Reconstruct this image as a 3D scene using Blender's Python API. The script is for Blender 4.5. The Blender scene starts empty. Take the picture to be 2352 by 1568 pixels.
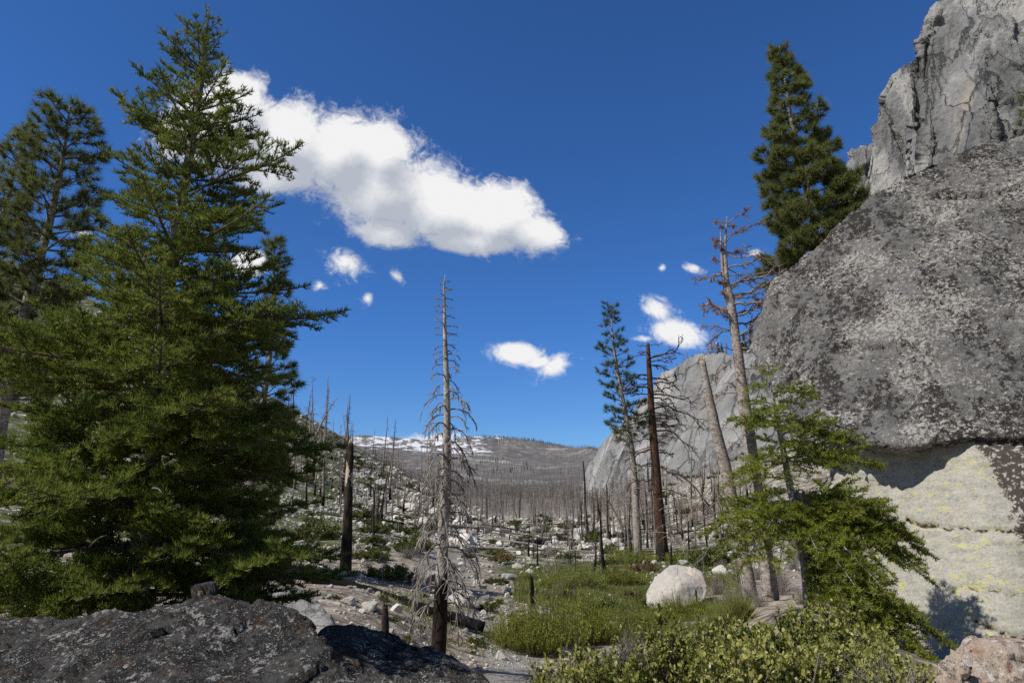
import bpy, bmesh, math, random
import numpy as np
from mathutils import Vector

# ------------------------------------------------------------------ camera, sky, sun
scene = bpy.context.scene
COL = scene.collection
PITCH = math.radians(14.0)
F_PX = 1568.0                                   # focal length in the units of the 2352 px wide study picture
cam_data = bpy.data.cameras.new('camera')
cam_data.sensor_width = 36.0
cam_data.lens = 24.0
cam_data.clip_start = 0.05
cam_data.clip_end = 30000.0
cam = bpy.data.objects.new('camera', cam_data)
COL.objects.link(cam)
cam.location = (0, 0, 0)
cam.rotation_euler = (math.radians(90) + PITCH, 0, 0)
scene.camera = cam

SUN_AZ = math.radians(-118.0)                   # compass-like: 0 = ahead (+Y), negative = left; the sun stands left and behind
SUN_EL = math.radians(47.0)
SUN_DIR = np.array([math.sin(SUN_AZ) * math.cos(SUN_EL), math.cos(SUN_AZ) * math.cos(SUN_EL), math.sin(SUN_EL)])
sun_data = bpy.data.lights.new('sun', 'SUN')
sun_data.energy = 4.6
sun_data.angle = math.radians(0.53)
sun_data.color = (1.0, 0.95, 0.87)
sun = bpy.data.objects.new('sun', sun_data)
COL.objects.link(sun)
sun.rotation_euler = Vector(SUN_DIR).to_track_quat('Z', 'Y').to_euler()

scene.view_settings.view_transform = 'Standard'
scene.view_settings.look = 'None'
scene.view_settings.exposure = 0.0
scene.view_settings.gamma = 1.0
scene.cycles.max_bounces = 5
scene.cycles.diffuse_bounces = 3
scene.cycles.glossy_bounces = 2
scene.cycles.transmission_bounces = 3
scene.cycles.transparent_max_bounces = 4
scene.cycles.use_denoising = False

_c, _s = math.cos(PITCH), math.sin(PITCH)


def ray(px, py):
    """Direction through a point of the study picture (2352 x 1568), scaled so that y = 1."""
    a, b = (px - 1176.0) / F_PX, (784.0 - py) / F_PX
    d = np.array([a, _c - _s * b, _s + _c * b])
    return d / d[1]


def at(px, py, Y):
    return ray(px, py) * Y


class NT:
    """A few shorthands for building node trees."""
    def __init__(self, tree):
        self.t, self.n, self.l = tree, tree.nodes, tree.links

    def new(self, typ, **kw):
        nd = self.n.new(typ)
        for k, v in kw.items():
            setattr(nd, k, v)
        return nd

    def put(self, sock, v):
        if isinstance(v, bpy.types.NodeSocket):
            self.l.new(v, sock)
        elif v is not None:
            if isinstance(v, (tuple, list)) and len(v) == 3 and len(sock.default_value) == 4:
                v = (*v, 1.0)
            sock.default_value = v

    def math(self, op, a, b=None, c=None, clamp=False):
        nd = self.new('ShaderNodeMath', operation=op, use_clamp=clamp)
        for i, v in enumerate((a, b, c)):
            if v is not None:
                self.put(nd.inputs[i], v)
        return nd.outputs[0]

    def vmath(self, op, a, b=None):
        nd = self.new('ShaderNodeVectorMath', operation=op)
        self.put(nd.inputs[0], a)
        if b is not None:
            self.put(nd.inputs[1], b)
        return nd.outputs['Value'] if op in ('LENGTH', 'DOT_PRODUCT', 'DISTANCE') else nd.outputs[0]

    def coord(self, which='Object'):
        return self.new('ShaderNodeTexCoord').outputs[which]

    def pos(self):
        return self.new('ShaderNodeNewGeometry').outputs['Position']

    def mapping(self, vec, loc=(0, 0, 0), rot=(0, 0, 0), scale=(1, 1, 1), typ='POINT'):
        nd = self.new('ShaderNodeMapping', vector_type=typ)
        self.put(nd.inputs[0], vec)
        nd.inputs[1].default_value, nd.inputs[2].default_value, nd.inputs[3].default_value = loc, rot, scale
        return nd.outputs[0]

    def noise(self, vec, scale, detail=4.0, rough=0.55, dist=0.0, lac=2.0):
        nd = self.new('ShaderNodeTexNoise')
        self.put(nd.inputs['Vector'], vec)
        nd.inputs['Scale'].default_value, nd.inputs['Detail'].default_value = scale, detail
        nd.inputs['Roughness'].default_value, nd.inputs['Distortion'].default_value = rough, dist
        nd.inputs['Lacunarity'].default_value = lac
        return nd.outputs[0]

    def voro(self, vec, scale, feature='F1', rand=1.0, detail=0.0):
        nd = self.new('ShaderNodeTexVoronoi', feature=feature)
        self.put(nd.inputs['Vector'], vec)
        nd.inputs['Scale'].default_value, nd.inputs['Randomness'].default_value = scale, rand
        nd.inputs['Detail'].default_value = detail
        return nd.outputs['Distance']

    def ramp(self, fac, stops, interp='LINEAR'):
        nd = self.new('ShaderNodeValToRGB')
        nd.color_ramp.interpolation = interp
        el = nd.color_ramp.elements
        while len(el) < len(stops):
            el.new(0.5)
        for e, (p, c) in zip(el, stops):
            e.position = p
            e.color = (c, c, c, 1) if not isinstance(c, (tuple, list)) else (*c, 1)
        self.put(nd.inputs[0], fac)
        return nd.outputs[0]

    def step(self, v, lo, hi):
        nd = self.new('ShaderNodeMapRange', interpolation_type='SMOOTHSTEP')
        self.put(nd.inputs[0], v)
        nd.inputs[1].default_value, nd.inputs[2].default_value = lo, hi
        return nd.outputs[0]

    def mix(self, fac, a, b, blend='MIX'):
        nd = self.new('ShaderNodeMix', data_type='RGBA', blend_type=blend)
        self.put(nd.inputs[0], fac)
        self.put(nd.inputs[6], a)
        self.put(nd.inputs[7], b)
        return nd.outputs[2]

    def xyz(self, vec):
        nd = self.new('ShaderNodeSeparateXYZ')
        self.put(nd.inputs[0], vec)
        return nd.outputs

    def combine(self, x, y, z):
        nd = self.new('ShaderNodeCombineXYZ')
        for i, v in enumerate((x, y, z)):
            self.put(nd.inputs[i], v)
        return nd.outputs[0]

    def random(self):
        return self.new('ShaderNodeObjectInfo').outputs['Random']

    def surface(self, color, rough=0.85, bump=None, strength=0.5, distance=0.05, transl=0.0, spec=0.3, normal=None):
        out = self.new('ShaderNodeOutputMaterial')
        p = self.new('ShaderNodeBsdfPrincipled')
        self.put(p.inputs['Base Color'], color)
        self.put(p.inputs['Roughness'], rough)
        p.inputs['Specular IOR Level'].default_value = spec
        if bump is not None:
            b = self.new('ShaderNodeBump')
            b.inputs['Strength'].default_value, b.inputs['Distance'].default_value = strength, distance
            self.put(b.inputs['Height'], bump)
            self.l.new(b.outputs[0], p.inputs['Normal'])
        sh = p.outputs[0]
        if transl:
            t = self.new('ShaderNodeBsdfTranslucent')
            self.put(t.inputs['Color'], color)
            m = self.new('ShaderNodeMixShader')
            m.inputs[0].default_value = transl
            self.l.new(sh, m.inputs[1])
            self.l.new(t.outputs[0], m.inputs[2])
            sh = m.outputs[0]
        self.l.new(sh, out.inputs[0])


def mat(name):
    m = bpy.data.materials.new(name)
    m.use_nodes = True
    m.node_tree.nodes.clear()
    return m, NT(m.node_tree)


# ---- world: clear sky plus fair-weather cumulus, both by direction
world = bpy.data.worlds.new('World')
scene.world = world
world.use_nodes = True
world.node_tree.nodes.clear()
W = NT(world.node_tree)
sky = W.new('ShaderNodeTexSky', sky_type='NISHITA')
sky.sun_disc = False
sky.sun_elevation = SUN_EL
sky.sun_rotation = SUN_AZ
sky.altitude = 2500.0
sky.air_density = 1.0
sky.dust_density = 0.0
sky.ozone_density = 3.0

SKY_TINT = (0.47, 0.90, 1.40)
CLOUDS = [  # centre x, y, half width, half height (study picture), turn in degrees, weight
    (545, 215, 80, 55, 25, 1), (545, 300, 115, 100, 0, 1), (660, 320, 120, 95, 20, 1), (775, 345, 120, 105, 0, 1), (870, 350, 85, 85, 0, 1),
    (880, 440, 150, 95, 0, 1), (1010, 475, 135, 90, 10, 1), (1130, 495, 130, 88, 0, 1), (1225, 535, 85, 50, 10, 1), (890, 535, 85, 40, 10, 1),
    (1080, 555, 130, 35, 5, 1), (470, 300, 120, 110, 0, 1), (640, 395, 110, 55, 0, 1),
    (795, 603, 111, 75, 35, 0.45), (735, 655, 36, 28, 0, 0.35), (845, 685, 39, 36, 0, 0.37), (910, 632, 57, 36, 45, 0.37), (1195, 812, 89, 36, 8, 0.78),
    (1275, 838, 93, 54, -30, 0.51), (1508, 712, 68, 46, 40, 0.51), (1555, 766, 97, 44, 10, 0.78), (1478, 777, 61, 23, 0, 0.42), (1521, 615, 28, 21, -30, 0.34),
    (1590, 616, 72, 32, 10, 0.35), (1738, 582, 64, 32, 0, 0.34), (990, 1012, 162, 32, -12, 0.48), (1130, 1008, 64, 19, 0, 0.37),
    (1238, 830, 60, 24, -8, .7), (575, 605, 50, 36, 0, 1), (190, 535, 70, 26, 0, .35), (1368, 1040, 24, 11, 0, .4), (395, 620, 40, 30, 0, .8)]


def cloud_density(vec, plain=False, soft=False):
    acc = None
    for cx, cy, rx, ry, rot, w in CLOUDS:
        c = ray(cx, cy)
        e = ray(cx + rx, cy)
        g = ray(cx, cy - ry)
        m = W.mapping(vec, (c[0], c[2], 0), (0, 0, math.radians(-rot)), (abs(e[0] - c[0]), abs(g[2] - c[2]), 1), 'TEXTURE')
        d = W.math('MULTIPLY_ADD', W.vmath('LENGTH', m), -1.0, w)
        acc = d if acc is None else W.new('ShaderNodeMath', operation='SMOOTH_MAX')
        if acc is not d:
            W.put(acc.inputs[0], prev); W.put(acc.inputs[1], d); acc.inputs[2].default_value = 0.18
            acc = acc.outputs[0]
        prev = acc
    acc = W.math('MAXIMUM', acc, W.math('MULTIPLY', acc, 2.2))
    if plain:
        return acc
    def flat(sock):
        sock.node.noise_dimensions = '2D'
        return sock
    wob = flat(W.noise(vec, 20.0, 3.0, 0.55))
    warp = W.vmath('ADD', vec, W.combine(W.math('MULTIPLY_ADD', wob, 0.05, -0.025), W.math('MULTIPLY_ADD', wob, -0.03, 0.015), 0.0))
    n1 = flat(W.noise(warp, 30.0, 7.0, 0.66))
    n2 = flat(W.noise(vec, 6.0, 2.0, 0.5))
    d = W.math('MULTIPLY_ADD', W.math('SUBTRACT', n1, 0.5), 1.0, acc)
    d = W.math('MULTIPLY_ADD', W.math('SUBTRACT', n2, 0.5), 0.45, d)
    if soft:
        return d
    n3 = flat(W.noise(warp, 95.0, 5.0, 0.6))
    d = W.math('MULTIPLY_ADD', W.math('SUBTRACT', n3, 0.5), 0.75, d)
    bil = W.new('ShaderNodeTexVoronoi', feature='F1', voronoi_dimensions='2D')
    W.put(bil.inputs['Vector'], warp)
    bil.inputs['Scale'].default_value, bil.inputs['Detail'].default_value, bil.inputs['Roughness'].default_value = 11.0, 2.0, 0.6
    return W.math('MULTIPLY_ADD', W.math('SUBTRACT', 0.40, bil.outputs['Distance']), 0.42, d)


g = W.coord('Generated')
sx = W.xyz(g)
yy = W.math('MAXIMUM', sx[1], 0.02)
uv = W.combine(W.math('DIVIDE', sx[0], yy), W.math('DIVIDE', sx[2], yy), 0.0)
front = W.step(sx[1], 0.05, 0.2)
d0 = cloud_density(uv)
d1 = cloud_density(W.vmath('ADD', uv, (-0.022, 0.045, 0.0)), soft=True)
cover = W.math('MULTIPLY', W.step(d0, -0.34, 0.62), front)
above = cloud_density(W.vmath('ADD', uv, (-0.02, 0.085, 0.0)), True)
lit = W.math('MULTIPLY_ADD', W.math('SUBTRACT', d0, d1), 0.40, 0.95)
lit = W.math('MULTIPLY_ADD', W.step(above, -0.9, 1.5), -0.72, lit, clamp=True)
ccol = W.ramp(lit, [(0.0, (0.50, 0.54, 0.62)), (0.35, (0.68, 0.71, 0.77)), (0.62, (0.84, 0.85, 0.88)), (0.9, (0.97, 0.97, 0.97))])
tint = W.mix(W.step(sx[1], -0.35, 0.2), (0.62, 0.66, 0.66), SKY_TINT)      # deep blue ahead; unseen rear sky greyed and dimmed to neutralise shadow fill
low = W.mix(W.step(sx[2], 0.0, 0.30), (0.62, 0.88, 1.10), SKY_TINT)
tint = W.mix(W.step(sx[1], -0.35, 0.2), (0.62, 0.66, 0.66), low)  # grey rear half, out of view, is there for darker, neutral shadows
skycol = W.mix(1.0, sky.outputs[0], tint, 'MULTIPLY')
bg1 = W.new('ShaderNodeBackground')
bg1.inputs['Strength'].default_value = 0.10
W.put(bg1.inputs['Color'], skycol)
bg2 = W.new('ShaderNodeBackground')
bg2.inputs['Strength'].default_value = 0.92
W.put(bg2.inputs['Color'], ccol)
ms = W.new('ShaderNodeMixShader')
W.put(ms.inputs[0], cover)
W.put(ms.inputs[1], bg1.outputs[0])
W.put(ms.inputs[2], bg2.outputs[0])
wo = W.new('ShaderNodeOutputWorld')
W.put(wo.inputs[0], ms.outputs[0])
world.cycles.sampling_method = 'MANUAL'
world.cycles.sample_map_resolution = 512

# ------------------------------------------------------------------ numeric helpers


def _hash(ix, iy, iz, seed):
    h = (ix * 374761393 + iy * 668265263 + iz * 2147483647 + seed * 1274126177) & 0xFFFFFFFF
    h = ((h ^ (h >> 13)) * 1274126177) & 0xFFFFFFFF
    h = ((h ^ (h >> 16)) * 2246822519) & 0xFFFFFFFF
    return ((h ^ (h >> 15)) & 0xFFFFFF) / float(0xFFFFFF)


def vnoise(p, seed=0):
    p = np.asarray(p, float)
    i = np.floor(p).astype(np.int64)
    f = p - i
    u = f * f * f * (f * (f * 6 - 15) + 10)
    out = 0
    for dx in (0, 1):
        for dy in (0, 1):
            for dz in (0, 1):
                w = (u[:, 0] if dx else 1 - u[:, 0]) * (u[:, 1] if dy else 1 - u[:, 1]) * (u[:, 2] if dz else 1 - u[:, 2])
                out = out + w * _hash(i[:, 0] + dx, i[:, 1] + dy, i[:, 2] + dz, seed)
    return out * 2 - 1


def fbm(p, octaves=4, gain=0.5, lac=2.03, seed=0, ridged=False):
    p = np.asarray(p, float)
    a, out, tot = 1.0, np.zeros(len(p)), 0.0
    for o in range(octaves):
        v = vnoise(p + o * 17.3, seed + o)
        out += a * ((1 - 2 * np.abs(v)) if ridged else v)
        tot += a
        a *= gain
        p = p * lac
    return out / tot


def unit(v):
    v = np.asarray(v, float)
    return v / np.maximum(np.linalg.norm(v, axis=-1, keepdims=True), 1e-9)


def facet(p, seed=0):
    """Angular fracture blocks: every Voronoi cell gets its own step and its own tilted plane."""
    p = np.asarray(p, float)
    i0 = np.floor(p).astype(np.int64)
    best = np.full(len(p), 9e9)
    out = np.zeros(len(p))
    for dx in (-1, 0, 1):
        for dy in (-1, 0, 1):
            for dz in (-1, 0, 1):
                c = i0 + [dx, dy, dz]
                hs = [_hash(c[:, 0], c[:, 1], c[:, 2], seed + k) for k in range(7)]
                rel = p - (c + np.stack(hs[:3], -1))
                d = (rel ** 2).sum(-1)
                val = (hs[3] * 2 - 1) * 0.6 + ((np.stack(hs[4:7], -1) * 2 - 1) * rel).sum(-1) * 1.1
                m = d < best
                best[m], out[m] = d[m], val[m]
    return out


class MB:
    """Collects vertices and faces, then links them as ONE mesh object."""
    def __init__(self):
        self.v, self.f, self.n = [], [], 0

    def add(self, V, faces, mi=0, smooth=True):
        V = np.asarray(V, float).reshape(-1, 3)
        faces = np.asarray(faces, np.int64)
        self.f.append((faces + self.n, mi, smooth))
        self.v.append(V)
        self.n += len(V)

    def tube(self, path, rad, k=6, mi=0, cap=True):
        path = np.asarray(path, float)
        n = len(path)
        rad = np.broadcast_to(np.asarray(rad, float), (n,))
        t = unit(np.gradient(path, axis=0))
        ref = np.array([0.31, 0.17, 0.94]) if abs(t[:, 2]).mean() < 0.8 else np.array([0.94, 0.31, 0.1])
        a = unit(np.cross(t, ref))
        b = np.cross(t, a)
        ang = np.linspace(0, 2 * np.pi, k, endpoint=False)
        V = path[:, None] + rad[:, None, None] * (np.cos(ang)[None, :, None] * a[:, None] + np.sin(ang)[None, :, None] * b[:, None])
        i, j = np.meshgrid(np.arange(n - 1), np.arange(k), indexing='ij')
        q = np.stack([i * k + j, i * k + (j + 1) % k, (i + 1) * k + (j + 1) % k, (i + 1) * k + j], -1).reshape(-1, 4)
        self.add(V.reshape(-1, 3), q, mi)
        if cap:
            base = self.n
            self.add(np.array([path[0], path[-1]]), np.zeros((0, 3), int), mi)
            st = base - n * k
            j = np.arange(k)
            f0 = np.stack([st + (j + 1) % k, st + j, np.full(k, base)], -1)
            f1 = np.stack([st + (n - 1) * k + j, st + (n - 1) * k + (j + 1) % k, np.full(k, base + 1)], -1)
            self.f.append((np.concatenate([f0, f1]), mi, False))

    def tris(self, T, mi=0):
        """T: n x 3 x 3 loose triangles."""
        T = np.asarray(T, float)
        self.add(T.reshape(-1, 3), np.arange(len(T) * 3).reshape(-1, 3), mi, False)

    def quads(self, Q, mi=0):
        Q = np.asarray(Q, float)
        self.add(Q.reshape(-1, 3), np.arange(len(Q) * 4).reshape(-1, 4), mi, False)

    def mesh(self, name, mats, origin=(0, 0, 0)):
        V = np.concatenate(self.v) - np.asarray(origin, float)
        me = bpy.data.meshes.new(name)
        me.vertices.add(len(V))
        me.vertices.foreach_set('co', V.astype(np.float32).ravel())
        li, ls, mi, sm, off = [], [], [], [], 0
        for f, m, s in self.f:
            if not len(f):
                continue
            k = f.shape[1]
            li.append(f.ravel())
            ls.append(off + np.arange(len(f)) * k)
            off += f.size
            mi.append(np.full(len(f), m))
            sm.append(np.full(len(f), s))
        li, ls = np.concatenate(li), np.concatenate(ls)
        me.loops.add(len(li))
        me.loops.foreach_set('vertex_index', li.astype(np.int32))
        me.polygons.add(len(ls))
        me.polygons.foreach_set('loop_start', ls.astype(np.int32))
        for m in (mats if isinstance(mats, (list, tuple)) else [mats]):
            me.materials.append(m)
        me.polygons.foreach_set('material_index', np.concatenate(mi).astype(np.int32))
        me.polygons.foreach_set('use_smooth', np.concatenate(sm).astype(bool))
        me.update(calc_edges=True)
        return me

    def build(self, name, mats, parent=None, origin=(0, 0, 0)):
        return link(name, self.mesh(name, mats, origin), parent, None if parent is not None else origin)


def link(name, me, parent=None, loc=None):
    o = bpy.data.objects.new(name, me)
    COL.objects.link(o)
    if parent is not None:
        o.parent = parent
    if loc is not None:
        o.location = loc
    return o


def tag(o, label, cat, group=None):
    o['label'], o['category'] = label, cat
    if group:
        o['group'] = group
    return o


def thing(name, label, cat, loc=(0, 0, 0), group=None):
    o = bpy.data.objects.new(name, None)
    COL.objects.link(o)
    o.empty_display_size = 0.2
    o.location = loc
    return tag(o, label, cat, group)


def structure(o):
    o['kind'] = 'structure'
    return o


KIDS = {}


def copy_thing(src, loc, rz=0.0, sc=(1, 1, 1), label=None, group=None, tilt=(0, 0)):
    r = src.copy()
    COL.objects.link(r)
    r.location, r.rotation_euler, r.scale = loc, (tilt[0], tilt[1], rz), sc
    if label:
        r['label'] = label
    if group:
        r['group'] = group
    if src.name not in KIDS:
        KIDS[src.name] = [c for c in bpy.data.objects if c.parent == src]
    for ch in KIDS[src.name]:
        c = ch.copy()
        COL.objects.link(c)
        c.parent = r
    return r


# ------------------------------------------------------------------ terrain height: a smooth surface through surveyed points
SURVEY = [(1176, 1900, 4), (300, 1900, 4), (2000, 1850, 4), (1176, 1750, 7), (420, 1440, 10), (0, 1450, 10), (650, 1420, 10), (885, 1480, 10.5), (1005, 1525, 12), (1080, 1520, 13),
          (1200, 1585, 11), (1400, 1580, 11), (1250, 1495, 16), (1100, 1445, 17), (900, 1405, 14), (760, 1340, 18), (793, 1312, 24), (860, 1243, 38), (1110, 1335, 30), (1225, 1396, 22),
          (1560, 1400, 26), (1700, 1420, 16), (1725, 1388, 20), (1770, 1380, 22), (1860, 1400, 9), (2130, 1490, 10.5), (2300, 1560, 8), (1520, 1292, 50), (1250, 1302, 46),
          (1700, 1292, 40), (1050, 1265, 60), (1250, 1242, 90), (1450, 1246, 85), (1650, 1216, 85), (1800, 1180, 80), (2200, 1150, 70), (1250, 1203, 200), (1100, 1198, 170),
          (1400, 1198, 200), (950, 1212, 75), (900, 1202, 75), (900, 1152, 95), (900, 1092, 125), (1000, 1152, 130), (800, 1034, 130), (730, 987, 135), (660, 942, 140), (450, 830, 150),
          (250, 708, 160), (0, 600, 170), (-200, 560, 170), (700, 1210, 50), (500, 1220, 40), (200, 1260, 30), (0, 1220, 35), (0, 900, 90), (300, 950, 90), (600, 1085, 80),
          (900, 1135, 320), (660, 1060, 320), (800, 1085, 320), (250, 900, 320), (0, 850, 350), (1100, 1165, 500), (1300, 1165, 500), (1100, 1145, 900), (1300, 1145, 900),
          (800, 1110, 900), (1500, 1130, 900), (1500, 1160, 200), (1700, 1060, 260), (1900, 980, 230), (2200, 900, 200), (1600, 1120, 200), (1380, 1162, 260), (1700, 1000, 500),
          (2200, 900, 500), (1200, 1095, 2000), (900, 1078, 2000), (1400, 1095, 2000), (600, 1065, 2000), (1700, 1050, 2000), (2200, 1000, 2000), (200, 1000, 2000),
          (600, 1008, 4000), (810, 1012, 4000), (900, 1018, 4000), (1000, 1024, 4000), (1060, 1016, 4000), (1140, 1017, 4000), (1240, 1029, 4000), (1350, 1044, 4000), (1500, 1046, 4000),
          (1900, 1030, 4000), (200, 1000, 4000), (900, 1070, 7000), (1400, 1080, 7000), (400, 1060, 7000), (1900, 1070, 7000)]
_pts = [at(*p) for p in SURVEY] + [np.array(p) for p in [(0, .6, -1.6), (-1.2, .8, -1.6), (1.2, .8, -1.6), (0, 2, -1.62), (-2, 1.7, -1.62), (2, 1.7, -1.6)]]
_pts = np.array(_pts)
_r = np.hypot(_pts[:, 0], _pts[:, 1])
_X = np.stack([3.0 * np.arctan2(_pts[:, 0], _pts[:, 1]), np.log(_r)], -1)
_val = _pts[:, 2] / _r


def _ker(d2):
    return 0.5 * d2 * np.log(np.maximum(d2, 1e-12))


_n = len(_X)
_K = _ker(((_X[:, None] - _X[None]) ** 2).sum(-1)) + np.eye(_n) * 0.004
_P = np.concatenate([np.ones((_n, 1)), _X], 1)
_A = np.block([[_K, _P], [_P.T, np.zeros((3, 3))]])
_w = np.linalg.solve(_A, np.concatenate([_val, np.zeros(3)]))


def height_exact(x, y):
    x, y = np.atleast_1d(np.asarray(x, float)), np.atleast_1d(np.asarray(y, float))
    r = np.maximum(np.hypot(x, y), 0.4)
    th = np.arctan2(x, y)
    lr = np.clip(np.log(r), math.log(0.6), math.log(7000))
    q = np.stack([3.0 * np.clip(th, -0.85, 0.85), lr], -1)
    s = np.empty(len(q))
    for a in range(0, len(q), 20000):
        b = q[a:a + 20000]
        s[a:a + 20000] = _ker(((b[:, None] - _X[None]) ** 2).sum(-1)) @ _w[:_n] + _w[_n] + b @ _w[_n + 1:]
    back = np.clip((np.abs(th) - 0.95) / 0.9, 0, 1)
    back = back * back * (3 - 2 * back)
    z = s * r * (1 - back) + (-1.6 + 0.06 * np.minimum(r, 900) * (r > 4)) * back
    p = np.stack([x, y, np.zeros_like(x)], -1)
    z += 0.05 * fbm(p * 1.7, 3, seed=3) + np.clip((r - 3) / 12, 0, 1) * 0.16 * fbm(p * 0.35, 3, seed=5)
    z += np.clip((r - 40) / 80, 0, 1) * (0.8 * fbm(p * 0.07, 4, seed=7) + 1.5 * fbm(p * 0.035, 4, seed=8, ridged=True))
    far = np.clip((r - 900) / 1500, 0, 1)
    z += far * 55 * (fbm(p * 0.0016, 5, seed=9, ridged=True) - 0.1)
    return z


TH = np.concatenate([np.linspace(-math.pi, -0.80, 46)[:-1], np.linspace(-0.80, 0.80, 520), np.linspace(0.80, math.pi, 46)[1:]])
ROWS = np.exp(np.linspace(math.log(0.45), math.log(7000), 330))
_R2, _T2 = np.meshgrid(ROWS, TH, indexing='ij')
ZGRID = height_exact((_R2 * np.sin(_T2)).ravel(), (_R2 * np.cos(_T2)).ravel()).reshape(_R2.shape)


def height(x, y):
    """Height of the ground sheet itself (its grid, interpolated)."""
    x, y = np.atleast_1d(np.asarray(x, float)), np.atleast_1d(np.asarray(y, float))
    i = np.clip(np.log(np.maximum(np.hypot(x, y), 0.46) / ROWS[0]) / math.log(ROWS[1] / ROWS[0]), 0, len(ROWS) - 1.001)
    j = np.clip(np.interp(np.arctan2(x, y), TH, np.arange(len(TH))), 0, len(TH) - 1.001)
    i0, j0 = i.astype(int), j.astype(int)
    u, v = i - i0, j - j0
    return (ZGRID[i0, j0] * (1 - u) + ZGRID[i0 + 1, j0] * u) * (1 - v) + (ZGRID[i0, j0 + 1] * (1 - u) + ZGRID[i0 + 1, j0 + 1] * u) * v


def ground_point(px, py, rmin=3.0, rmax=4000.0):
    """Where the line of sight through a picture point first meets the ground."""
    d = ray(px, py)
    ys = np.exp(np.linspace(math.log(rmin), math.log(rmax), 700))
    z = height(d[0] * ys, ys)
    below = np.nonzero(d[2] * ys < z)[0]
    i = below[0] if len(below) else len(ys) - 1
    Y = ys[max(i - 1, 0)] * 0.5 + ys[i] * 0.5
    return np.array([d[0] * Y, Y, float(height(d[0] * Y, Y)[0])])


def ground_points(px, py, rmin=8.0, rmax=1000.0):
    """The same for many points at once (coarser); NaN where the line of sight misses the ground."""
    a, b = (np.asarray(px) - 1176.0) / F_PX, (784.0 - np.asarray(py)) / F_PX
    dy = _c - _s * b
    dx, dz = a / dy, (_s + _c * b) / dy
    out = np.full((len(dx), 3), np.nan)
    todo = np.arange(len(dx))
    for Y in np.exp(np.linspace(math.log(rmin), math.log(rmax), 260)):
        if not len(todo):
            break
        h = height(dx[todo] * Y, np.full(len(todo), Y))
        hit = dz[todo] * Y < h
        k = todo[hit]
        out[k] = np.stack([dx[k] * Y, np.full(len(k), Y), h[hit]], -1)
        todo = todo[~hit]
    return out

# ------------------------------------------------------------------ materials of the setting


def add_attr(me, name, vals):
    at_ = me.attributes.new(name, 'FLOAT', 'POINT')
    at_.data.foreach_set('value', np.asarray(vals, np.float32))


def attr(t, name):
    nd = t.new('ShaderNodeAttribute', attribute_name=name)
    return nd.outputs['Fac']


M_GROUND, t = mat('ground')
p = t.pos()
n1 = t.noise(p, 0.9, 8, 0.65)
n2 = t.noise(p, 0.22, 6, 0.6)
n3 = t.noise(p, 3.5, 5, 0.6)
col = t.ramp(n3, [(0.32, (0.10, 0.085, 0.068)), (0.48, (0.27, 0.225, 0.18)), (0.60, (0.45, 0.39, 0.315)), (0.70, (0.60, 0.54, 0.46))])
col = t.mix(t.step(n1, 0.56, 0.72), col, (0.15, 0.125, 0.10))
pale = t.mix(t.noise(p, 0.8, 5, 0.6), (0.13, 0.125, 0.115), (0.47, 0.45, 0.42))
col = t.mix(t.step(t.math('ADD', n2, attr(t, 'pale')), 0.62, 0.9), col, pale)
coarse = t.noise(p, 0.55, 6, 0.72)
col = t.mix(t.math('MULTIPLY', t.step(coarse, 0.50, 0.58), attr(t, 'rocky')), col, (0.075, 0.068, 0.055))
col = t.mix(t.math('MULTIPLY', t.step(t.noise(t.mapping(p, (7, 3, 1)), 0.5, 6, 0.72), 0.53, 0.60), attr(t, 'rocky')), col, (0.64, 0.61, 0.56))
col = t.mix(t.math('MULTIPLY', attr(t, 'litter'), 0.8), col, t.mix(n1, (0.10, 0.095, 0.088), (0.24, 0.225, 0.21)))
veg = t.step(t.math('ADD', t.math('MULTIPLY_ADD', n2, 0.7, t.math('MULTIPLY', n1, 0.5)), attr(t, 'veg')), 0.78, 0.98)
green = t.ramp(t.noise(p, 5.0, 6, 0.65), [(0.3, (0.035, 0.045, 0.012)), (0.5, (0.075, 0.095, 0.026)), (0.72, (0.15, 0.165, 0.055))])
col = t.mix(veg, col, green)
t.surface(col, 0.95, t.math('ADD', n3, t.math('MULTIPLY', n1, 2.0)), 0.8, 0.12, spec=0.1)

M_MOUNT, t = mat('mountain')
p = t.pos()
n1 = t.noise(p, 0.004, 8, 0.62)
n2 = t.noise(t.mapping(p, scale=(1, 1, 0.35)), 0.022, 6, 0.7)
col = t.ramp(n2, [(0.3, (0.10, 0.095, 0.092)), (0.55, (0.18, 0.172, 0.165)), (0.72, (0.34, 0.33, 0.315))])
col = t.mix(t.step(n1, 0.54, 0.66), col, (0.34, 0.325, 0.30))
sn = t.math('ADD', attr(t, 'snow'), t.math('MULTIPLY', t.math('SUBTRACT', t.noise(t.mapping(p, rot=(0, 0, 0.3), scale=(1.0, 0.35, 3.0)), 0.012, 8, 0.72), 0.5), 3.4))
col = t.mix(t.step(sn, 0.58, 0.68), col, (0.74, 0.75, 0.78))
t.surface(col, 0.95, n2, 0.6, 8.0, spec=0.05)


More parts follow.
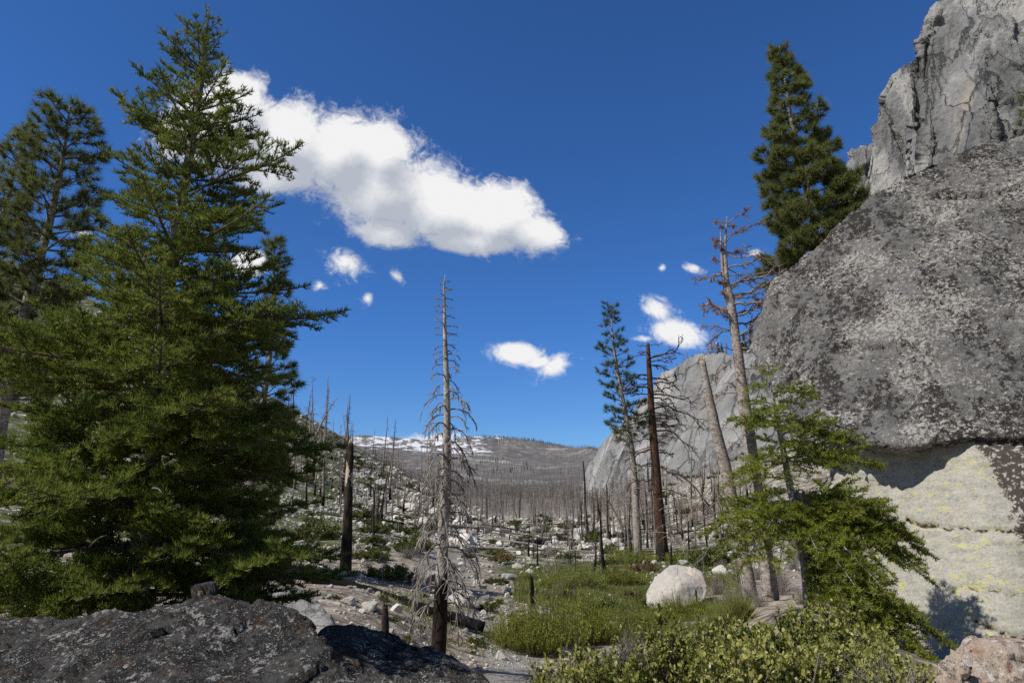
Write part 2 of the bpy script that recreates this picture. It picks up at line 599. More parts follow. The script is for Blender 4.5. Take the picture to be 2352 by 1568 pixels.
def granite(name, base, dark, lightc, scale=1.0, dark_amt=0.5, light_amt=0.5, stain=None, stain_amt=0.6, bump=0.6, dist=0.03, tint=0.0):
    """Weathered granite: base tone, dark patina blotches, pale lichen flecks, optional warm stains."""
    m, t = mat(name)
    p = t.coord('Object')
    if tint:
        p = t.vmath('ADD', p, t.combine(t.math('MULTIPLY', t.random(), 37.0), t.math('MULTIPLY', t.random(), 11.0), 0.0))
    a = t.noise(p, 1.6 * scale, 8, 0.65)
    b = t.noise(p, 9.0 * scale, 6, 0.7)
    c = t.noise(p, 45.0 * scale, 4, 0.7)
    col = t.mix(c, tuple(x * 0.72 for x in base), tuple(min(1, x * 1.28) for x in base))
    mask = t.math('MULTIPLY_ADD', b, 0.45, t.math('MULTIPLY', a, 0.65))
    col = t.mix(t.step(mask, 0.62 - dark_amt * 0.2, 0.70 - dark_amt * 0.2), col, t.mix(c, dark, tuple(x * 1.9 for x in dark)))
    fleck = t.math('MULTIPLY_ADD', t.noise(t.mapping(p, (3.1, 7.7, 1.2)), 12.0 * scale, 7, 0.72), 1.0, t.math('MULTIPLY', t.math('SUBTRACT', t.noise(t.mapping(p, (9, 2, 5)), 2.2 * scale, 3), 0.5), 0.5))
    col = t.mix(t.step(fleck, 0.66 - light_amt * 0.16, 0.71 - light_amt * 0.16), col, t.mix(c, tuple(x * 0.7 for x in lightc), lightc))
    sp = t.math('MULTIPLY_ADD', t.math('SUBTRACT', a, 0.5), 0.4, t.noise(t.mapping(p, (2, 6, 3)), 38.0 * scale, 4, 0.75))
    col = t.mix(t.step(sp, 0.64 - light_amt * 0.06, 0.69 - light_amt * 0.06), col, lightc)
    col = t.mix(t.math('MULTIPLY', t.step(t.noise(t.mapping(p, (8, 1, 1)), 26.0 * scale, 4, 0.75), 0.56, 0.62), dark_amt), col, dark)
    if stain:
        st = t.noise(t.mapping(p, (5, 1, 8)), 3.1 * scale, 6, 0.65)
        col = t.mix(t.math('MULTIPLY', t.step(st, 0.55, 0.68), stain_amt), col, stain)
    if tint:
        v = t.new('ShaderNodeHueSaturation')
        t.put(v.inputs['Value'], t.math('MULTIPLY_ADD', t.random(), tint, 1.0 - tint * 0.5))
        t.put(v.inputs['Color'], col)
        col = v.outputs[0]
    t.surface(col, 0.9, t.math('MULTIPLY_ADD', b, 1.0, t.math('MULTIPLY_ADD', c, 0.35, a)), bump, dist, spec=0.2)
    return m


M_BLACK = granite('lichened_dark_rock', (0.115, 0.11, 0.104), (0.024, 0.023, 0.022), (0.54, 0.52, 0.49), 2.8, 0.62, 0.60, (0.17, 0.085, 0.02), 0.4, 1.0, 0.06)
M_ROCK = granite('pale_granite', (0.62, 0.585, 0.535), (0.30, 0.275, 0.25), (0.78, 0.755, 0.71), 0.9, 0.12, 0.3, (0.56, 0.40, 0.27), 0.5, 0.6, 0.06, tint=0.35)
M_GREYROCK = granite('grey_granite', (0.38, 0.37, 0.35), (0.10, 0.095, 0.09), (0.55, 0.54, 0.52), 1.4, 0.35, 0.45, None, 0, 0.7, 0.04, tint=0.25)
M_RUST = granite('rusty_granite', (0.42, 0.34, 0.27), (0.10, 0.075, 0.055), (0.66, 0.63, 0.59), 2.4, 0.35, 0.55, (0.30, 0.12, 0.04), 0.75, 0.9, 0.02)


def cliff_mat(name, axis_scale, k, base=(0.24, 0.238, 0.232), pale=(0.46, 0.445, 0.42), buff=(0.44, 0.39, 0.30)):
    m, t = mat(name)
    p = t.coord('Object')
    streak = t.noise(t.mapping(p, scale=axis_scale), k, 7, 0.62, 0.4)
    fine = t.noise(t.mapping(p, scale=tuple(x * 3.1 for x in axis_scale)), k, 6, 0.7)
    blot = t.noise(p, k * 0.8, 6, 0.6)
    grain = t.noise(p, k * 14, 5, 0.7)
    v = t.math('MULTIPLY_ADD', streak, 0.6, t.math('MULTIPLY_ADD', blot, 0.5, t.math('MULTIPLY', fine, 0.3)))
    col = t.ramp(v, [(0.52, tuple(x * 0.36 for x in base)), (0.63, tuple(x * 0.85 for x in base)), (0.72, tuple(x * 1.2 for x in base)), (0.80, pale)])
    warm = t.noise(t.mapping(p, (31, 7, 3), scale=axis_scale), k * 0.9, 4, 0.55)
    col = t.mix(t.math('MULTIPLY', t.step(warm, 0.56, 0.66), 0.7), col, buff)
    col = t.mix(t.math('MULTIPLY', t.math('SUBTRACT', grain, 0.25), 0.6), col, tuple(x * 0.5 for x in base), 'MIX')
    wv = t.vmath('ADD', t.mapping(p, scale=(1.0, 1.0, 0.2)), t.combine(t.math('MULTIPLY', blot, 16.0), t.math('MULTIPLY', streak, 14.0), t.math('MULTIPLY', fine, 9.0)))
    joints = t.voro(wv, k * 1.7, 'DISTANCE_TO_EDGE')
    col = t.mix(t.math('MULTIPLY', t.step(t.math('ADD', joints, t.math('MULTIPLY', t.math('SUBTRACT', blot, 0.5), 0.30)), 0.022, 0.0), 0.6), col, tuple(x * 0.22 for x in base))  # thin crack lines: crevice shade painted into the colour
    t.surface(col, 0.9, t.math('MULTIPLY_ADD', fine, 0.8, t.math('MULTIPLY_ADD', t.step(joints, 0.0, 0.05), 0.5, t.math('ADD', streak, t.math('MULTIPLY', grain, 0.7)))), 1.0, 2.4 / (k * 30), spec=0.15)
    return m


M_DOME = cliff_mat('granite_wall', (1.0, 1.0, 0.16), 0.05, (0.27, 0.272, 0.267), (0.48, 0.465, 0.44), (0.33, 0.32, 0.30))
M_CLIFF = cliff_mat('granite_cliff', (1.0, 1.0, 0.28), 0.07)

# ------------------------------------------------------------------ ground and mountain


def sheet(r_lo, r_hi, th_max):
    ri, ti = np.nonzero((ROWS >= r_lo) & (ROWS <= r_hi))[0], np.nonzero(np.abs(TH) <= th_max)[0]
    R, T = np.meshgrid(ROWS[ri], TH[ti], indexing='ij')
    V = np.stack([(R * np.sin(T)).ravel(), (R * np.cos(T)).ravel(), ZGRID[np.ix_(ri, ti)].ravel()], -1)
    i, j = np.meshgrid(np.arange(len(ri) - 1), np.arange(len(ti) - 1), indexing='ij')
    k = len(ti)
    return V, np.stack([i * k + j, i * k + j + 1, (i + 1) * k + j + 1, (i + 1) * k + j], -1).reshape(-1, 4)[:, ::-1]


V, q = sheet(0.4, 905, 4)
mb = MB()
mb.add(V, q)
gr = structure(mb.build('ground', M_GROUND))
V0 = V
rr, tt = np.hypot(V[:, 0], V[:, 1]), np.arctan2(V[:, 0], V[:, 1])


def bump2(a, b, c, w):
    return np.exp(-((a - b) / w) ** 2)


lr = np.log(np.maximum(rr, 0.5))
meadow = bump2(tt, 0.12, 0, 0.17) * bump2(lr, math.log(26), 0, 0.55)
slope = np.clip((-tt - 0.12) / 0.12, 0, 1) * np.clip((lr - math.log(28)) / 0.3, 0, 1)
stream = bump2(tt, -0.05 + 0.05 * np.sin(lr * 3.1), 0, 0.055) * (rr < 45)
add_attr(gr.data, 'veg', 0.42 * meadow + 0.12 * slope + 0.21 * (rr > 34) * (rr < 190) - 0.5 * stream - 0.25 * (rr > 300))
sand = np.exp(-((V0[:, 1] - 21.5 + 0.5 * V0[:, 0]) / 1.6) ** 2) * (V0[:, 0] > -0.5) * (V0[:, 0] < 5.2)
stream = np.maximum(stream, sand)
add_attr(gr.data, 'litter', np.clip((rr - 190) / 120, 0, 1))
add_attr(gr.data, 'rocky', np.clip((rr - 30) / 25, 0, 1) * np.clip((420 - rr) / 100, 0, 1))
add_attr(gr.data, 'pale', 0.20 * slope + 0.12 * (rr > 55) * (rr < 260) + 0.35 * stream - 0.3 * (rr > 330))

V, q = sheet(880, 7001, 1.2)
mb = MB()
mb.add(V, q)
mt = structure(mb.build('mountain', M_MOUNT))
rr, tt = np.hypot(V[:, 0], V[:, 1]), np.arctan2(V[:, 0], V[:, 1])
s_el = V[:, 2] / rr
sn = np.clip((s_el - 0.066) / 0.018, 0, 1) * np.clip((rr - 2300) / 600, 0, 1) * np.clip((0.02 - tt) / 0.07, 0, 1)
add_attr(mt.data, 'snow', sn * 0.58)

# ------------------------------------------------------------------ big rocks: a traced block with real depth, remeshed and weathered


def block(name, outline, depth, voxel, smooth, noises, material, parent=None, shrink=0.85, back_shift=(0, 0, 0), attrs=None, carve=None, mid=None):
    """outline: picture points with their own distance. The block runs DEPTH metres back from them."""
    fr = np.array([at(*p) for p in outline])
    c = fr.mean(0)
    horiz = unit(np.array([c[0], c[1], 0.0]))
    bk = c + (fr - c) * shrink + horiz * depth + np.array(back_shift, float)
    bm = bmesh.new()
    f = [bm.verts.new(v) for v in fr]
    b = [bm.verts.new(v) for v in bk]
    n = len(f)
    f1 = bm.faces.new(f)
    f2 = bm.faces.new(b[::-1])
    for i in range(n):
        bm.faces.new((f[i], b[i], b[(i + 1) % n], f[(i + 1) % n]))
    if mid:                                     # push the middle of the front out: poke the triangulated face
        res = bmesh.ops.poke(bm, faces=[f1])
        for v in res['verts']:
            v.co += Vector(mid)
    bmesh.ops.triangulate(bm, faces=bm.faces[:])
    bmesh.ops.recalc_face_normals(bm, faces=bm.faces[:])
    me = bpy.data.meshes.new(name)
    bm.to_mesh(me)
    bm.free()
    o = bpy.data.objects.new(name, me)
    COL.objects.link(o)
    r = o.modifiers.new('r', 'REMESH')
    r.mode, r.voxel_size = 'VOXEL', voxel
    if smooth:
        s = o.modifiers.new('s', 'SMOOTH')
        s.iterations, s.factor = smooth, 0.5
    dg = bpy.context.evaluated_depsgraph_get()
    new = bpy.data.meshes.new_from_object(o.evaluated_get(dg))
    o.modifiers.clear()
    o.data = new
    new.name = name
    bpy.data.meshes.remove(me)
    nv = len(new.vertices)
    co = np.empty(nv * 3, np.float32)
    new.vertices.foreach_get('co', co)
    co = co.reshape(-1, 3).astype(float)
    for amp, sc, octv, ridged, seed in noises:
        nr = np.empty(nv * 3, np.float32)
        new.vertices.foreach_get('normal', nr)
        nr = nr.reshape(-1, 3)
        d = facet(co * np.asarray(sc, float) + 0.35 * fbm(co * np.asarray(sc, float) * 1.3, 2, seed=seed)[:, None], seed) if octv == 'cell' else fbm(co * np.asarray(sc, float), octv, seed=seed, ridged=ridged)
        co = co + nr * (amp * d)[:, None]
        new.vertices.foreach_set('co', co.astype(np.float32).ravel())
        new.update()
    if carve is not None:
        co = carve(co)
    base = np.array([co[:, 0].mean(), co[:, 1].mean(), co[:, 2].min()])
    new.vertices.foreach_set('co', (co - base).astype(np.float32).ravel())
    new.materials.clear()
    new.materials.append(material)
    new.polygons.foreach_set('use_smooth', np.ones(len(new.polygons), bool))
    new.update()
    if attrs is not None:
        for k, v in attrs(co).items():
            add_attr(new, k, v)
    o.location = base
    if parent is not None:
        o.parent = parent
        o.location = base - np.array(parent.location)
    return o


def picture(co):
    """Picture coordinates of world points; used only to lay out which mineral covers which area of a rock."""
    f = co[:, 1] * _c + co[:, 2] * _s
    u = -co[:, 1] * _s + co[:, 2] * _c
    return 1176 + F_PX * co[:, 0] / f, 784 - F_PX * u / f


# foreground rocks
o = block('dark_rock', [(-330, 1450, 4.2), (0, 1437, 4.1), (130, 1424, 4.1), (300, 1394, 4.1), (420, 1366, 4.1), (470, 1338, 4.1), (520, 1346, 4.1), (600, 1374, 4.05), (680, 1400, 4.0), (720, 1428, 3.95),
                       (750, 1470, 3.8), (800, 1510, 3.6), (860, 1580, 3.4), (920, 1660, 3.2), (920, 1960, 2.9), (-300, 1960, 2.6)], 1.1, 0.02, 4,
          [(0.06, (0.9, 0.9, 0.9), 3, False, 1), (0.05, (1.2, 1.2, 2.0), 'cell', False, 2), (0.016, (6, 6, 8), 'cell', False, 5), (0.012, (9, 9, 9), 4, True, 3), (0.008, (30, 30, 30), 2, False, 4)], M_BLACK, shrink=0.8, back_shift=(0, 0, -0.25), mid=(0.0, -0.3, -0.05))
tag(o, 'large black rock speckled with white and orange lichen, in the bottom left corner', 'rock')
o = block('dark_rock', [(742, 1452, 6.2), (800, 1438, 6.3), (880, 1462, 6.2), (960, 1498, 6.1), (1000, 1520, 6.0), (1050, 1545, 5.8), (1110, 1572, 5.6), (1160, 1640, 5.4), (1160, 1760, 5.0), (690, 1760, 4.8), (690, 1560, 5.5)], 1.2, 0.025, 3,
          [(0.08, (1.0, 1.0, 1.0), 3, False, 11), (0.06, (1.3, 1.3, 1.7), 'cell', False, 12), (0.014, (5, 5, 7), 'cell', False, 14), (0.014, (9, 9, 9), 4, True, 13)], M_BLACK, back_shift=(0, 0, -0.2))
tag(o, 'lower dark lichened rock sloping right below the bleached snag', 'rock')
o = block('rusty_rock', [(2150, 1580, 4.6), (2185, 1528, 4.7), (2228, 1482, 4.8), (2290, 1472, 4.8), (2360, 1482, 4.8), (2480, 1500, 4.7), (2520, 1800, 4.3), (2130, 1800, 4.3)], 0.9, 0.02, 2,
          [(0.06, (2.2, 2.2, 2.2), 'cell', False, 21), (0.02, (7, 7, 7), 'cell', False, 23), (0.012, (14, 14, 14), 3, True, 22)], M_RUST, back_shift=(0, 0, -0.1))
tag(o, 'rust stained pale rock in the bottom right corner', 'rock')
o = block('slab_rock', [(560, 1395, 9.6), (600, 1358, 10.0), (660, 1350, 10.2), (705, 1372, 10.0), (745, 1410, 9.6), (770, 1450, 9.0), (760, 1520, 8.4), (560, 1520, 8.6)], 1.6, 0.06, 4,
          [(0.12, (0.8, 0.8, 0.8), 3, False, 31), (0.06, (1.2, 1.2, 3), 'cell', False, 33), (0.02, (5, 5, 5), 4, True, 32)], M_GREYROCK, back_shift=(0.1, 0, -0.3))
tag(o, 'smooth grey slab of bedrock beside the charred log', 'rock')
o = block('boulder', [(1490, 1390, 25), (1488, 1352, 25.6), (1500, 1325, 26), (1530, 1300, 26.3), (1556, 1295, 26.5), (1585, 1302, 26.3), (1612, 1318, 26), (1627, 1345, 25.6), (1622, 1378, 25.3), (1600, 1396, 25), (1540, 1410, 24.8)], 1.7, 0.05, 2,
          [(0.10, (0.7, 0.7, 0.7), 2, False, 41), (0.10, (0.55, 0.55, 0.55), 'cell', False, 45), (0.022, (2.0, 2.0, 2.0), 'cell', False, 43), (0.02, (4, 4, 4), 4, True, 42)],
          granite('white_boulder', (0.48, 0.445, 0.40), (0.30, 0.29, 0.27), (0.60, 0.57, 0.53), 0.45, 0.1, 0.3, (0.50, 0.36, 0.25), 0.9, 0.5, 0.05), shrink=0.8, mid=(0, -0.5, 0.15))
tag(o, 'big rounded white boulder with a tan blush, alone in the green meadow', 'boulder')

# the giant boulder on the right
M_GIANT, t = mat('giant_boulder_face')
p = t.coord('Object')
a = t.noise(p, 0.42, 6, 0.6)
b = t.noise(p, 2.4, 7, 0.68)
c = t.noise(p, 11.0, 6, 0.72)
d = t.noise(p, 40.0, 3, 0.7)
base = t.ramp(b, [(0.3, (0.10, 0.096, 0.091)), (0.5, (0.165, 0.16, 0.153)), (0.7, (0.235, 0.23, 0.22))])
brown = t.mix(b, (0.050, 0.037, 0.030), (0.125, 0.092, 0.070))
ob = t.xyz(p)
right = t.math('ADD', t.math('MULTIPLY', ob[0], 0.11), t.math('MULTIPLY', t.math('SUBTRACT', a, 0.5), 1.8))
rmask = t.step(right, -0.15, 0.40)
base = t.mix(t.math('MULTIPLY', rmask, 0.85), base, brown)
fine1 = t.noise(t.mapping(p, (3, 5, 7), scale=(1, 1, 1.25)), 15.0, 8, 0.75)
bl2 = t.noise(t.mapping(p, (2, 9, 4), scale=(1, 1, 0.8)), 9.0, 8, 0.76)
blk = t.math('MULTIPLY_ADD', t.math('SUBTRACT', t.noise(t.mapping(p, (4, 0, 6), (0, 0.35, 0), (1.9, 1, 0.45)), 0.6, 6, 0.66), 0.5), 0.9, bl2)
base = t.mix(t.step(t.math('MULTIPLY_ADD', rmask, 0.05, blk), 0.52, 0.57), base, t.mix(d, (0.020, 0.018, 0.017), (0.06, 0.055, 0.05)))
wl = t.math('MULTIPLY_ADD', t.math('SUBTRACT', t.noise(t.mapping(p, (8, 3, 1)), 0.7, 6, 0.66), 0.5), 0.6, fine1)
wl = t.math('MULTIPLY_ADD', rmask, -0.045, wl)
base = t.mix(t.step(wl, 0.53, 0.58), base, t.mix(d, (0.26, 0.245, 0.225), (0.56, 0.53, 0.485)))
sp = t.noise(t.mapping(p, (12, 1, 4)), 22.0, 5, 0.7)
base = t.mix(t.step(sp, 0.60, 0.66), base, (0.028, 0.026, 0.025))
rust = t.noise(t.mapping(p, (1, 4, 9)), 5.0, 5, 0.7)
base = t.mix(t.math('MULTIPLY', t.step(rust, 0.63, 0.70), 0.8), base, (0.17, 0.085, 0.04))
t.surface(base, 0.92, t.math('MULTIPLY_ADD', c, 1.0, t.math('MULTIPLY', b, 1.5)), 0.9, 0.07, spec=0.2)

M_SLAB, t = mat('fresh_slab')
p = t.coord('Object')
b = t.noise(t.mapping(p, rot=(0, 0.12, 0), scale=(0.45, 1, 2.4)), 5.0, 9, 0.74)
c = t.noise(p, 30.0, 5, 0.75)
base = t.ramp(t.math('MULTIPLY_ADD', b, 0.5, t.math('MULTIPLY', c, 0.5)), [(0.36, (0.21, 0.20, 0.18)), (0.48, (0.37, 0.355, 0.305)), (0.62, (0.50, 0.482, 0.42))])
ly = t.noise(t.mapping(p, (4, 4, 4), (0, 0.18, 0), (0.8, 1, 2.0)), 6.0, 9, 0.75)
base = t.mix(t.math('MULTIPLY', t.step(t.math('MULTIPLY_ADD', t.noise(p, 0.9, 4), 0.25, ly), 0.655, 0.755), 0.8), base, (0.56, 0.53, 0.15))
dk = t.math('ADD', attr(t, 'patina'), t.math('MULTIPLY', t.math('SUBTRACT', t.noise(p, 3.2, 9, 0.78), 0.5), 3.2))
lich = t.mix(t.step(t.noise(p, 14.0, 6, 0.7), 0.53, 0.58), (0.075, 0.060, 0.052), (0.45, 0.42, 0.39))
base = t.mix(t.step(dk, 0.47, 0.53), base, lich)
base = t.mix(t.step(attr(t, 'seam'), 0.25, 0.7), base, t.mix(t.step(t.noise(p, 9.0, 4), 0.45, 0.6), (0.05, 0.035, 0.025), (0.36, 0.32, 0.13)))
t.surface(base, 0.9, t.math('MULTIPLY_ADD', b, 1.2, c), 0.5, 0.03, spec=0.2)

# the slab's face dips back under the overhang on the left and comes flush on the right
giant = thing('giant_boulder', 'giant overhanging boulder, dark and lichened above a pale yellow-spotted face', 'boulder', loc=(6.5, 12.5, float(height(6.5, 12.5)[0])))
UP = [(1748, 850, 13.6), (1722, 800, 14.2), (1735, 740, 14.4), (1756, 690, 14.4), (1768, 645, 14.4), (1795, 628, 14.4), (1840, 588, 14.3), (1900, 533, 14.2), (2000, 440, 14.0), (2090, 390, 13.9), (2200, 345, 13.8), (2290, 318, 13.7), (2380, 285, 13.6), (2700, 240, 13.4),
      (3000, 240, 13.4), (3000, 1010, 9.6), (2352, 1006, 10.3), (2230, 1010, 10.55), (2130, 1022, 10.75), (2060, 1026, 10.85), (1980, 1020, 11.1), (1930, 1000, 11.5), (1880, 990, 11.9), (1800, 960, 12.6)]
block('upper_block', UP, 6.0, 0.055, 2,
      [(0.12, (0.35, 0.35, 0.35), 2, False, 51), (0.06, (0.55, 0.55, 0.9), 'cell', False, 54), (0.035, (2.0, 2.0, 3.0), 'cell', False, 55), (0.03, (4, 4, 4), 4, True, 52), (0.012, (14, 14, 14), 3, False, 53)], M_GIANT, parent=giant, shrink=0.92, back_shift=(0.8, 0, -0.4))


def seams(co):
    px, py = picture(co)
    d = np.zeros(len(co))
    for (x0, y0, x1, y1, w, dep) in [(2085, 1196, 2150, 1212, 4.0, 0.10), (2150, 1212, 2360, 1222, 3.2, 0.06), (2100, 1232, 2360, 1260, 2.2, 0.03), (2150, 1342, 2360, 1370, 2.6, 0.05),
                                     (2240, 1425, 2300, 1455, 3.5, 0.08), (2300, 1455, 2360, 1470, 3.5, 0.08), (2292, 1455, 2305, 1480, 2.5, 0.05)]:
        tq = np.clip(((px - x0) * (x1 - x0) + (py - y0) * (y1 - y0)) / ((x1 - x0) ** 2 + (y1 - y0) ** 2), 0, 1)
        dist = np.hypot(px - x0 - tq * (x1 - x0), py - y0 - tq * (y1 - y0) - 2.5 * np.sin(px * 0.09))
        d = np.maximum(d, dep * np.exp(-(dist / w) ** 2))
    return d


def carve(co):
    return co + unit(co * np.array([1, 1, 0]))[:, :] * (seams(co) * (co[:, 1] < 12.6))[:, None]


def slab_attr(co):
    px, py = picture(co)
    edge = np.interp(py, [980, 1010, 1060, 1120, 1180, 1215, 1260, 1330, 1500], [2195, 2225, 2262, 2300, 2330, 2338, 2356, 2400, 2460])
    return {'patina': np.clip((px - edge) / 60 + 0.5, -0.6, 1.6), 'seam': np.clip(seams(co) * 14, 0, 1)}


LOW = [(1890, 1165, 12.9), (1905, 1120, 12.8), (1930, 1060, 12.5), (1960, 985, 12.1), (2060, 975, 11.55), (2130, 975, 11.2), (2230, 985, 10.72), (2352, 990, 10.42), (3000, 990, 9.9), (3000, 1700, 9.0), (2352, 1640, 9.3), (2180, 1560, 10.1), (2120, 1490, 10.6), (2060, 1400, 11.2), (1980, 1290, 12.0)]
block('lower_face', LOW, 5.0, 0.05, 3, [(0.05, (0.4, 0.4, 0.7), 2, False, 61), (0.035, (0.5, 0.5, 1.4), 'cell', False, 63), (0.008, (5, 5, 12), 4, True, 62)], M_SLAB, parent=giant, attrs=slab_attr, carve=carve)

# granite wall across the valley
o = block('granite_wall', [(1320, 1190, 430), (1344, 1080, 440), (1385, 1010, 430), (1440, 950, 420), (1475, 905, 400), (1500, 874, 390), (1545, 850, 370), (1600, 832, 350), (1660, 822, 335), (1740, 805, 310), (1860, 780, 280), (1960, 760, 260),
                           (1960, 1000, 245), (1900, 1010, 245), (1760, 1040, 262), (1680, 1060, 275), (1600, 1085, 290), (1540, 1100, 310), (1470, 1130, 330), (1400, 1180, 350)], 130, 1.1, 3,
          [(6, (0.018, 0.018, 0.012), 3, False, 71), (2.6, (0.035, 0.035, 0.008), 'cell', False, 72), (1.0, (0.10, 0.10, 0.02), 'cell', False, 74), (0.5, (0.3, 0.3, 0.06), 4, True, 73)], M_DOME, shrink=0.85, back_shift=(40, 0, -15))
structure(o)
# tall cliff above the giant boulder
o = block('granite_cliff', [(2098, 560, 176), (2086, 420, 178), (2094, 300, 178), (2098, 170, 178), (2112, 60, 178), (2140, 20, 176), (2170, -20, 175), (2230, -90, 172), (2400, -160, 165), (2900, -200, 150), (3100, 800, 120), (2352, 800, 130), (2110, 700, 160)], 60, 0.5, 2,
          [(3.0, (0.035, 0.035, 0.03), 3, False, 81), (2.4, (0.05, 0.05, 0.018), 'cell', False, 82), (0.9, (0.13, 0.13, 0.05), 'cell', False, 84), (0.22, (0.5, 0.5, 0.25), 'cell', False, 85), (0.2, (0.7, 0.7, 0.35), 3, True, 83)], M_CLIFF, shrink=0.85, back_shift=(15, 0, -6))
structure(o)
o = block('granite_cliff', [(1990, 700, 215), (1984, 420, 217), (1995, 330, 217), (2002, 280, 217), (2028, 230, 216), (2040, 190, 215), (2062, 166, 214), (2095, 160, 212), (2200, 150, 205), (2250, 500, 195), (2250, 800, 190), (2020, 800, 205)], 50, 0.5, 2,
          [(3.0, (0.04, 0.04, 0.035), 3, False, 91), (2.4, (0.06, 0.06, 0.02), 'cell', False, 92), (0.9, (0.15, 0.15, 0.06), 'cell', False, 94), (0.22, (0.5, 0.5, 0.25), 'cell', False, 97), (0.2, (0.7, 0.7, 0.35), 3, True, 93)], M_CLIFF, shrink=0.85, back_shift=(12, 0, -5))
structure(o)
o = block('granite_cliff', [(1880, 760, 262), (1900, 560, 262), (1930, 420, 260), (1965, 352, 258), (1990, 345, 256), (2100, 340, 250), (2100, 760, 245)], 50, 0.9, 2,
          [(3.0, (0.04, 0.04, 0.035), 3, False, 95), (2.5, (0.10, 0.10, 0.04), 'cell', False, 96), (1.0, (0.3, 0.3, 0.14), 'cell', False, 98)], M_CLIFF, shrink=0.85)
structure(o)

# ------------------------------------------------------------------ plant materials


def leaf_mat(name, lo, mid, hi, scale=3.0, transl=0.25, rough=0.6, spec=0.25):
    m, t = mat(name)
    p = t.coord('Object')
    n = t.noise(p, scale, 3, 0.6)
    f = t.noise(p, scale * 9, 2, 0.5)
    v = t.math('MULTIPLY_ADD', f, 0.5, t.math('MULTIPLY', n, 0.5))
    v = t.math('ADD', v, t.math('MULTIPLY', t.math('SUBTRACT', t.random(), 0.5), 0.12))
    t.surface(t.ramp(v, [(0.36, lo), (0.5, mid), (0.66, hi)]), rough, transl=transl, spec=spec)
    return m


def bark_mat(name, a, b, k=6.0, char=None, char_h=0.0, char_w=1.0, bump=0.8, dist=0.02, vscale=0.25):
    """Bark; with char, the lower trunk is burnt black up to about char_h above the base."""
    m, t = mat(name)
    p = t.coord('Object')
    n = t.noise(t.mapping(p, scale=(1, 1, vscale)), k, 6, 0.65)
    f = t.noise(p, k * 5, 4, 0.7)
    col = t.mix(t.step(t.math('MULTIPLY_ADD', f, 0.5, t.math('MULTIPLY', n, 0.5)), 0.38, 0.64), a, b)
    if char:
        z = t.xyz(p)[2]
        hgt = t.math('MULTIPLY_ADD', t.math('SUBTRACT', t.noise(t.mapping(p, scale=(1, 1, 0.3)), k * 0.35, 4, 0.6), 0.5), char_w * 3.0, char_h)
        col = t.mix(t.step(t.math('SUBTRACT', hgt, z), -0.15 * char_w, 0.25 * char_w), col, char)
    t.surface(col, 0.9, t.math('MULTIPLY_ADD', n, 1.0, t.math('MULTIPLY', f, 0.5)), bump, dist, spec=0.15)
    return m


M_FIR = leaf_mat('fir_needles', (0.060, 0.098, 0.018), (0.14, 0.19, 0.030), (0.30, 0.33, 0.065), 2.2, 0.42)
M_PINE = leaf_mat('pine_needles', (0.09, 0.112, 0.034), (0.18, 0.205, 0.060), (0.29, 0.30, 0.105), 1.5, 0.42)
M_PINE_FAR = leaf_mat('pine_needles_blue', (0.03, 0.058, 0.026), (0.07, 0.11, 0.040), (0.14, 0.16, 0.055), 0.7, 0.2)
M_YOUNG = leaf_mat('young_fir_needles', (0.15, 0.18, 0.026), (0.28, 0.32, 0.045), (0.42, 0.44, 0.08), 2.2, 0.46)
M_RED = leaf_mat('dead_needles', (0.17, 0.085, 0.06), (0.28, 0.15, 0.10), (0.36, 0.21, 0.15), 3.0, 0.1)
M_CONE = leaf_mat('bud', (0.28, 0.11, 0.04), (0.36, 0.16, 0.06), (0.42, 0.2, 0.08), 3.0, 0.0)
M_LEAF = leaf_mat('glossy_leaf', (0.13, 0.155, 0.030), (0.28, 0.295, 0.065), (0.44, 0.42, 0.14), 5.0, 0.28, 0.42, 0.45)
M_SHRUB = leaf_mat('shrub_leaf', (0.055, 0.07, 0.018), (0.11, 0.13, 0.032), (0.19, 0.20, 0.055), 1.3, 0.2)
M_WILLOW = leaf_mat('willow_leaf', (0.14, 0.17, 0.026), (0.27, 0.31, 0.048), (0.40, 0.42, 0.09), 1.6, 0.3)
M_GRASS = leaf_mat('grass_blade', (0.11, 0.12, 0.028), (0.18, 0.20, 0.045), (0.30, 0.28, 0.10), 1.2, 0.3)
M_RUSTSHRUB = leaf_mat('autumn_shrub', (0.11, 0.075, 0.035), (0.17, 0.115, 0.05), (0.23, 0.17, 0.07), 2.0, 0.2)
M_FIRBARK = bark_mat('pale_fir_bark', (0.13, 0.12, 0.11), (0.42, 0.40, 0.38), 7.0, vscale=1.0)
M_TWIG = bark_mat('twig_bark', (0.10, 0.085, 0.07), (0.20, 0.17, 0.14), 9.0)
M_GREYWOOD = bark_mat('grey_dead_wood', (0.15, 0.13, 0.115), (0.38, 0.34, 0.305), 5.0)
M_SNAG = bark_mat('bleached_snag_bark', (0.16, 0.13, 0.105), (0.56, 0.52, 0.47), 5.0, (0.030, 0.022, 0.018), 1.5, 0.5, vscale=0.8)
M_BROWNBARK = bark_mat('red_brown_bark', (0.030, 0.019, 0.014), (0.135, 0.075, 0.050), 1.6, (0.02, 0.022, 0.018), 1.5, 1.5)
M_GREYBARK = bark_mat('scaly_grey_bark', (0.14, 0.105, 0.085), (0.52, 0.47, 0.42), 6.5, vscale=1.8)
M_CHAR = bark_mat('charred_wood', (0.004, 0.004, 0.004), (0.017, 0.016, 0.015), 9.0, bump=1.0)
M_BURNTBARK = bark_mat('burnt_brown_bark', (0.022, 0.017, 0.014), (0.085, 0.060, 0.045), 7.0)
M_BARE = bark_mat('bare_split_wood', (0.42, 0.33, 0.22), (0.62, 0.52, 0.38), 4.0)
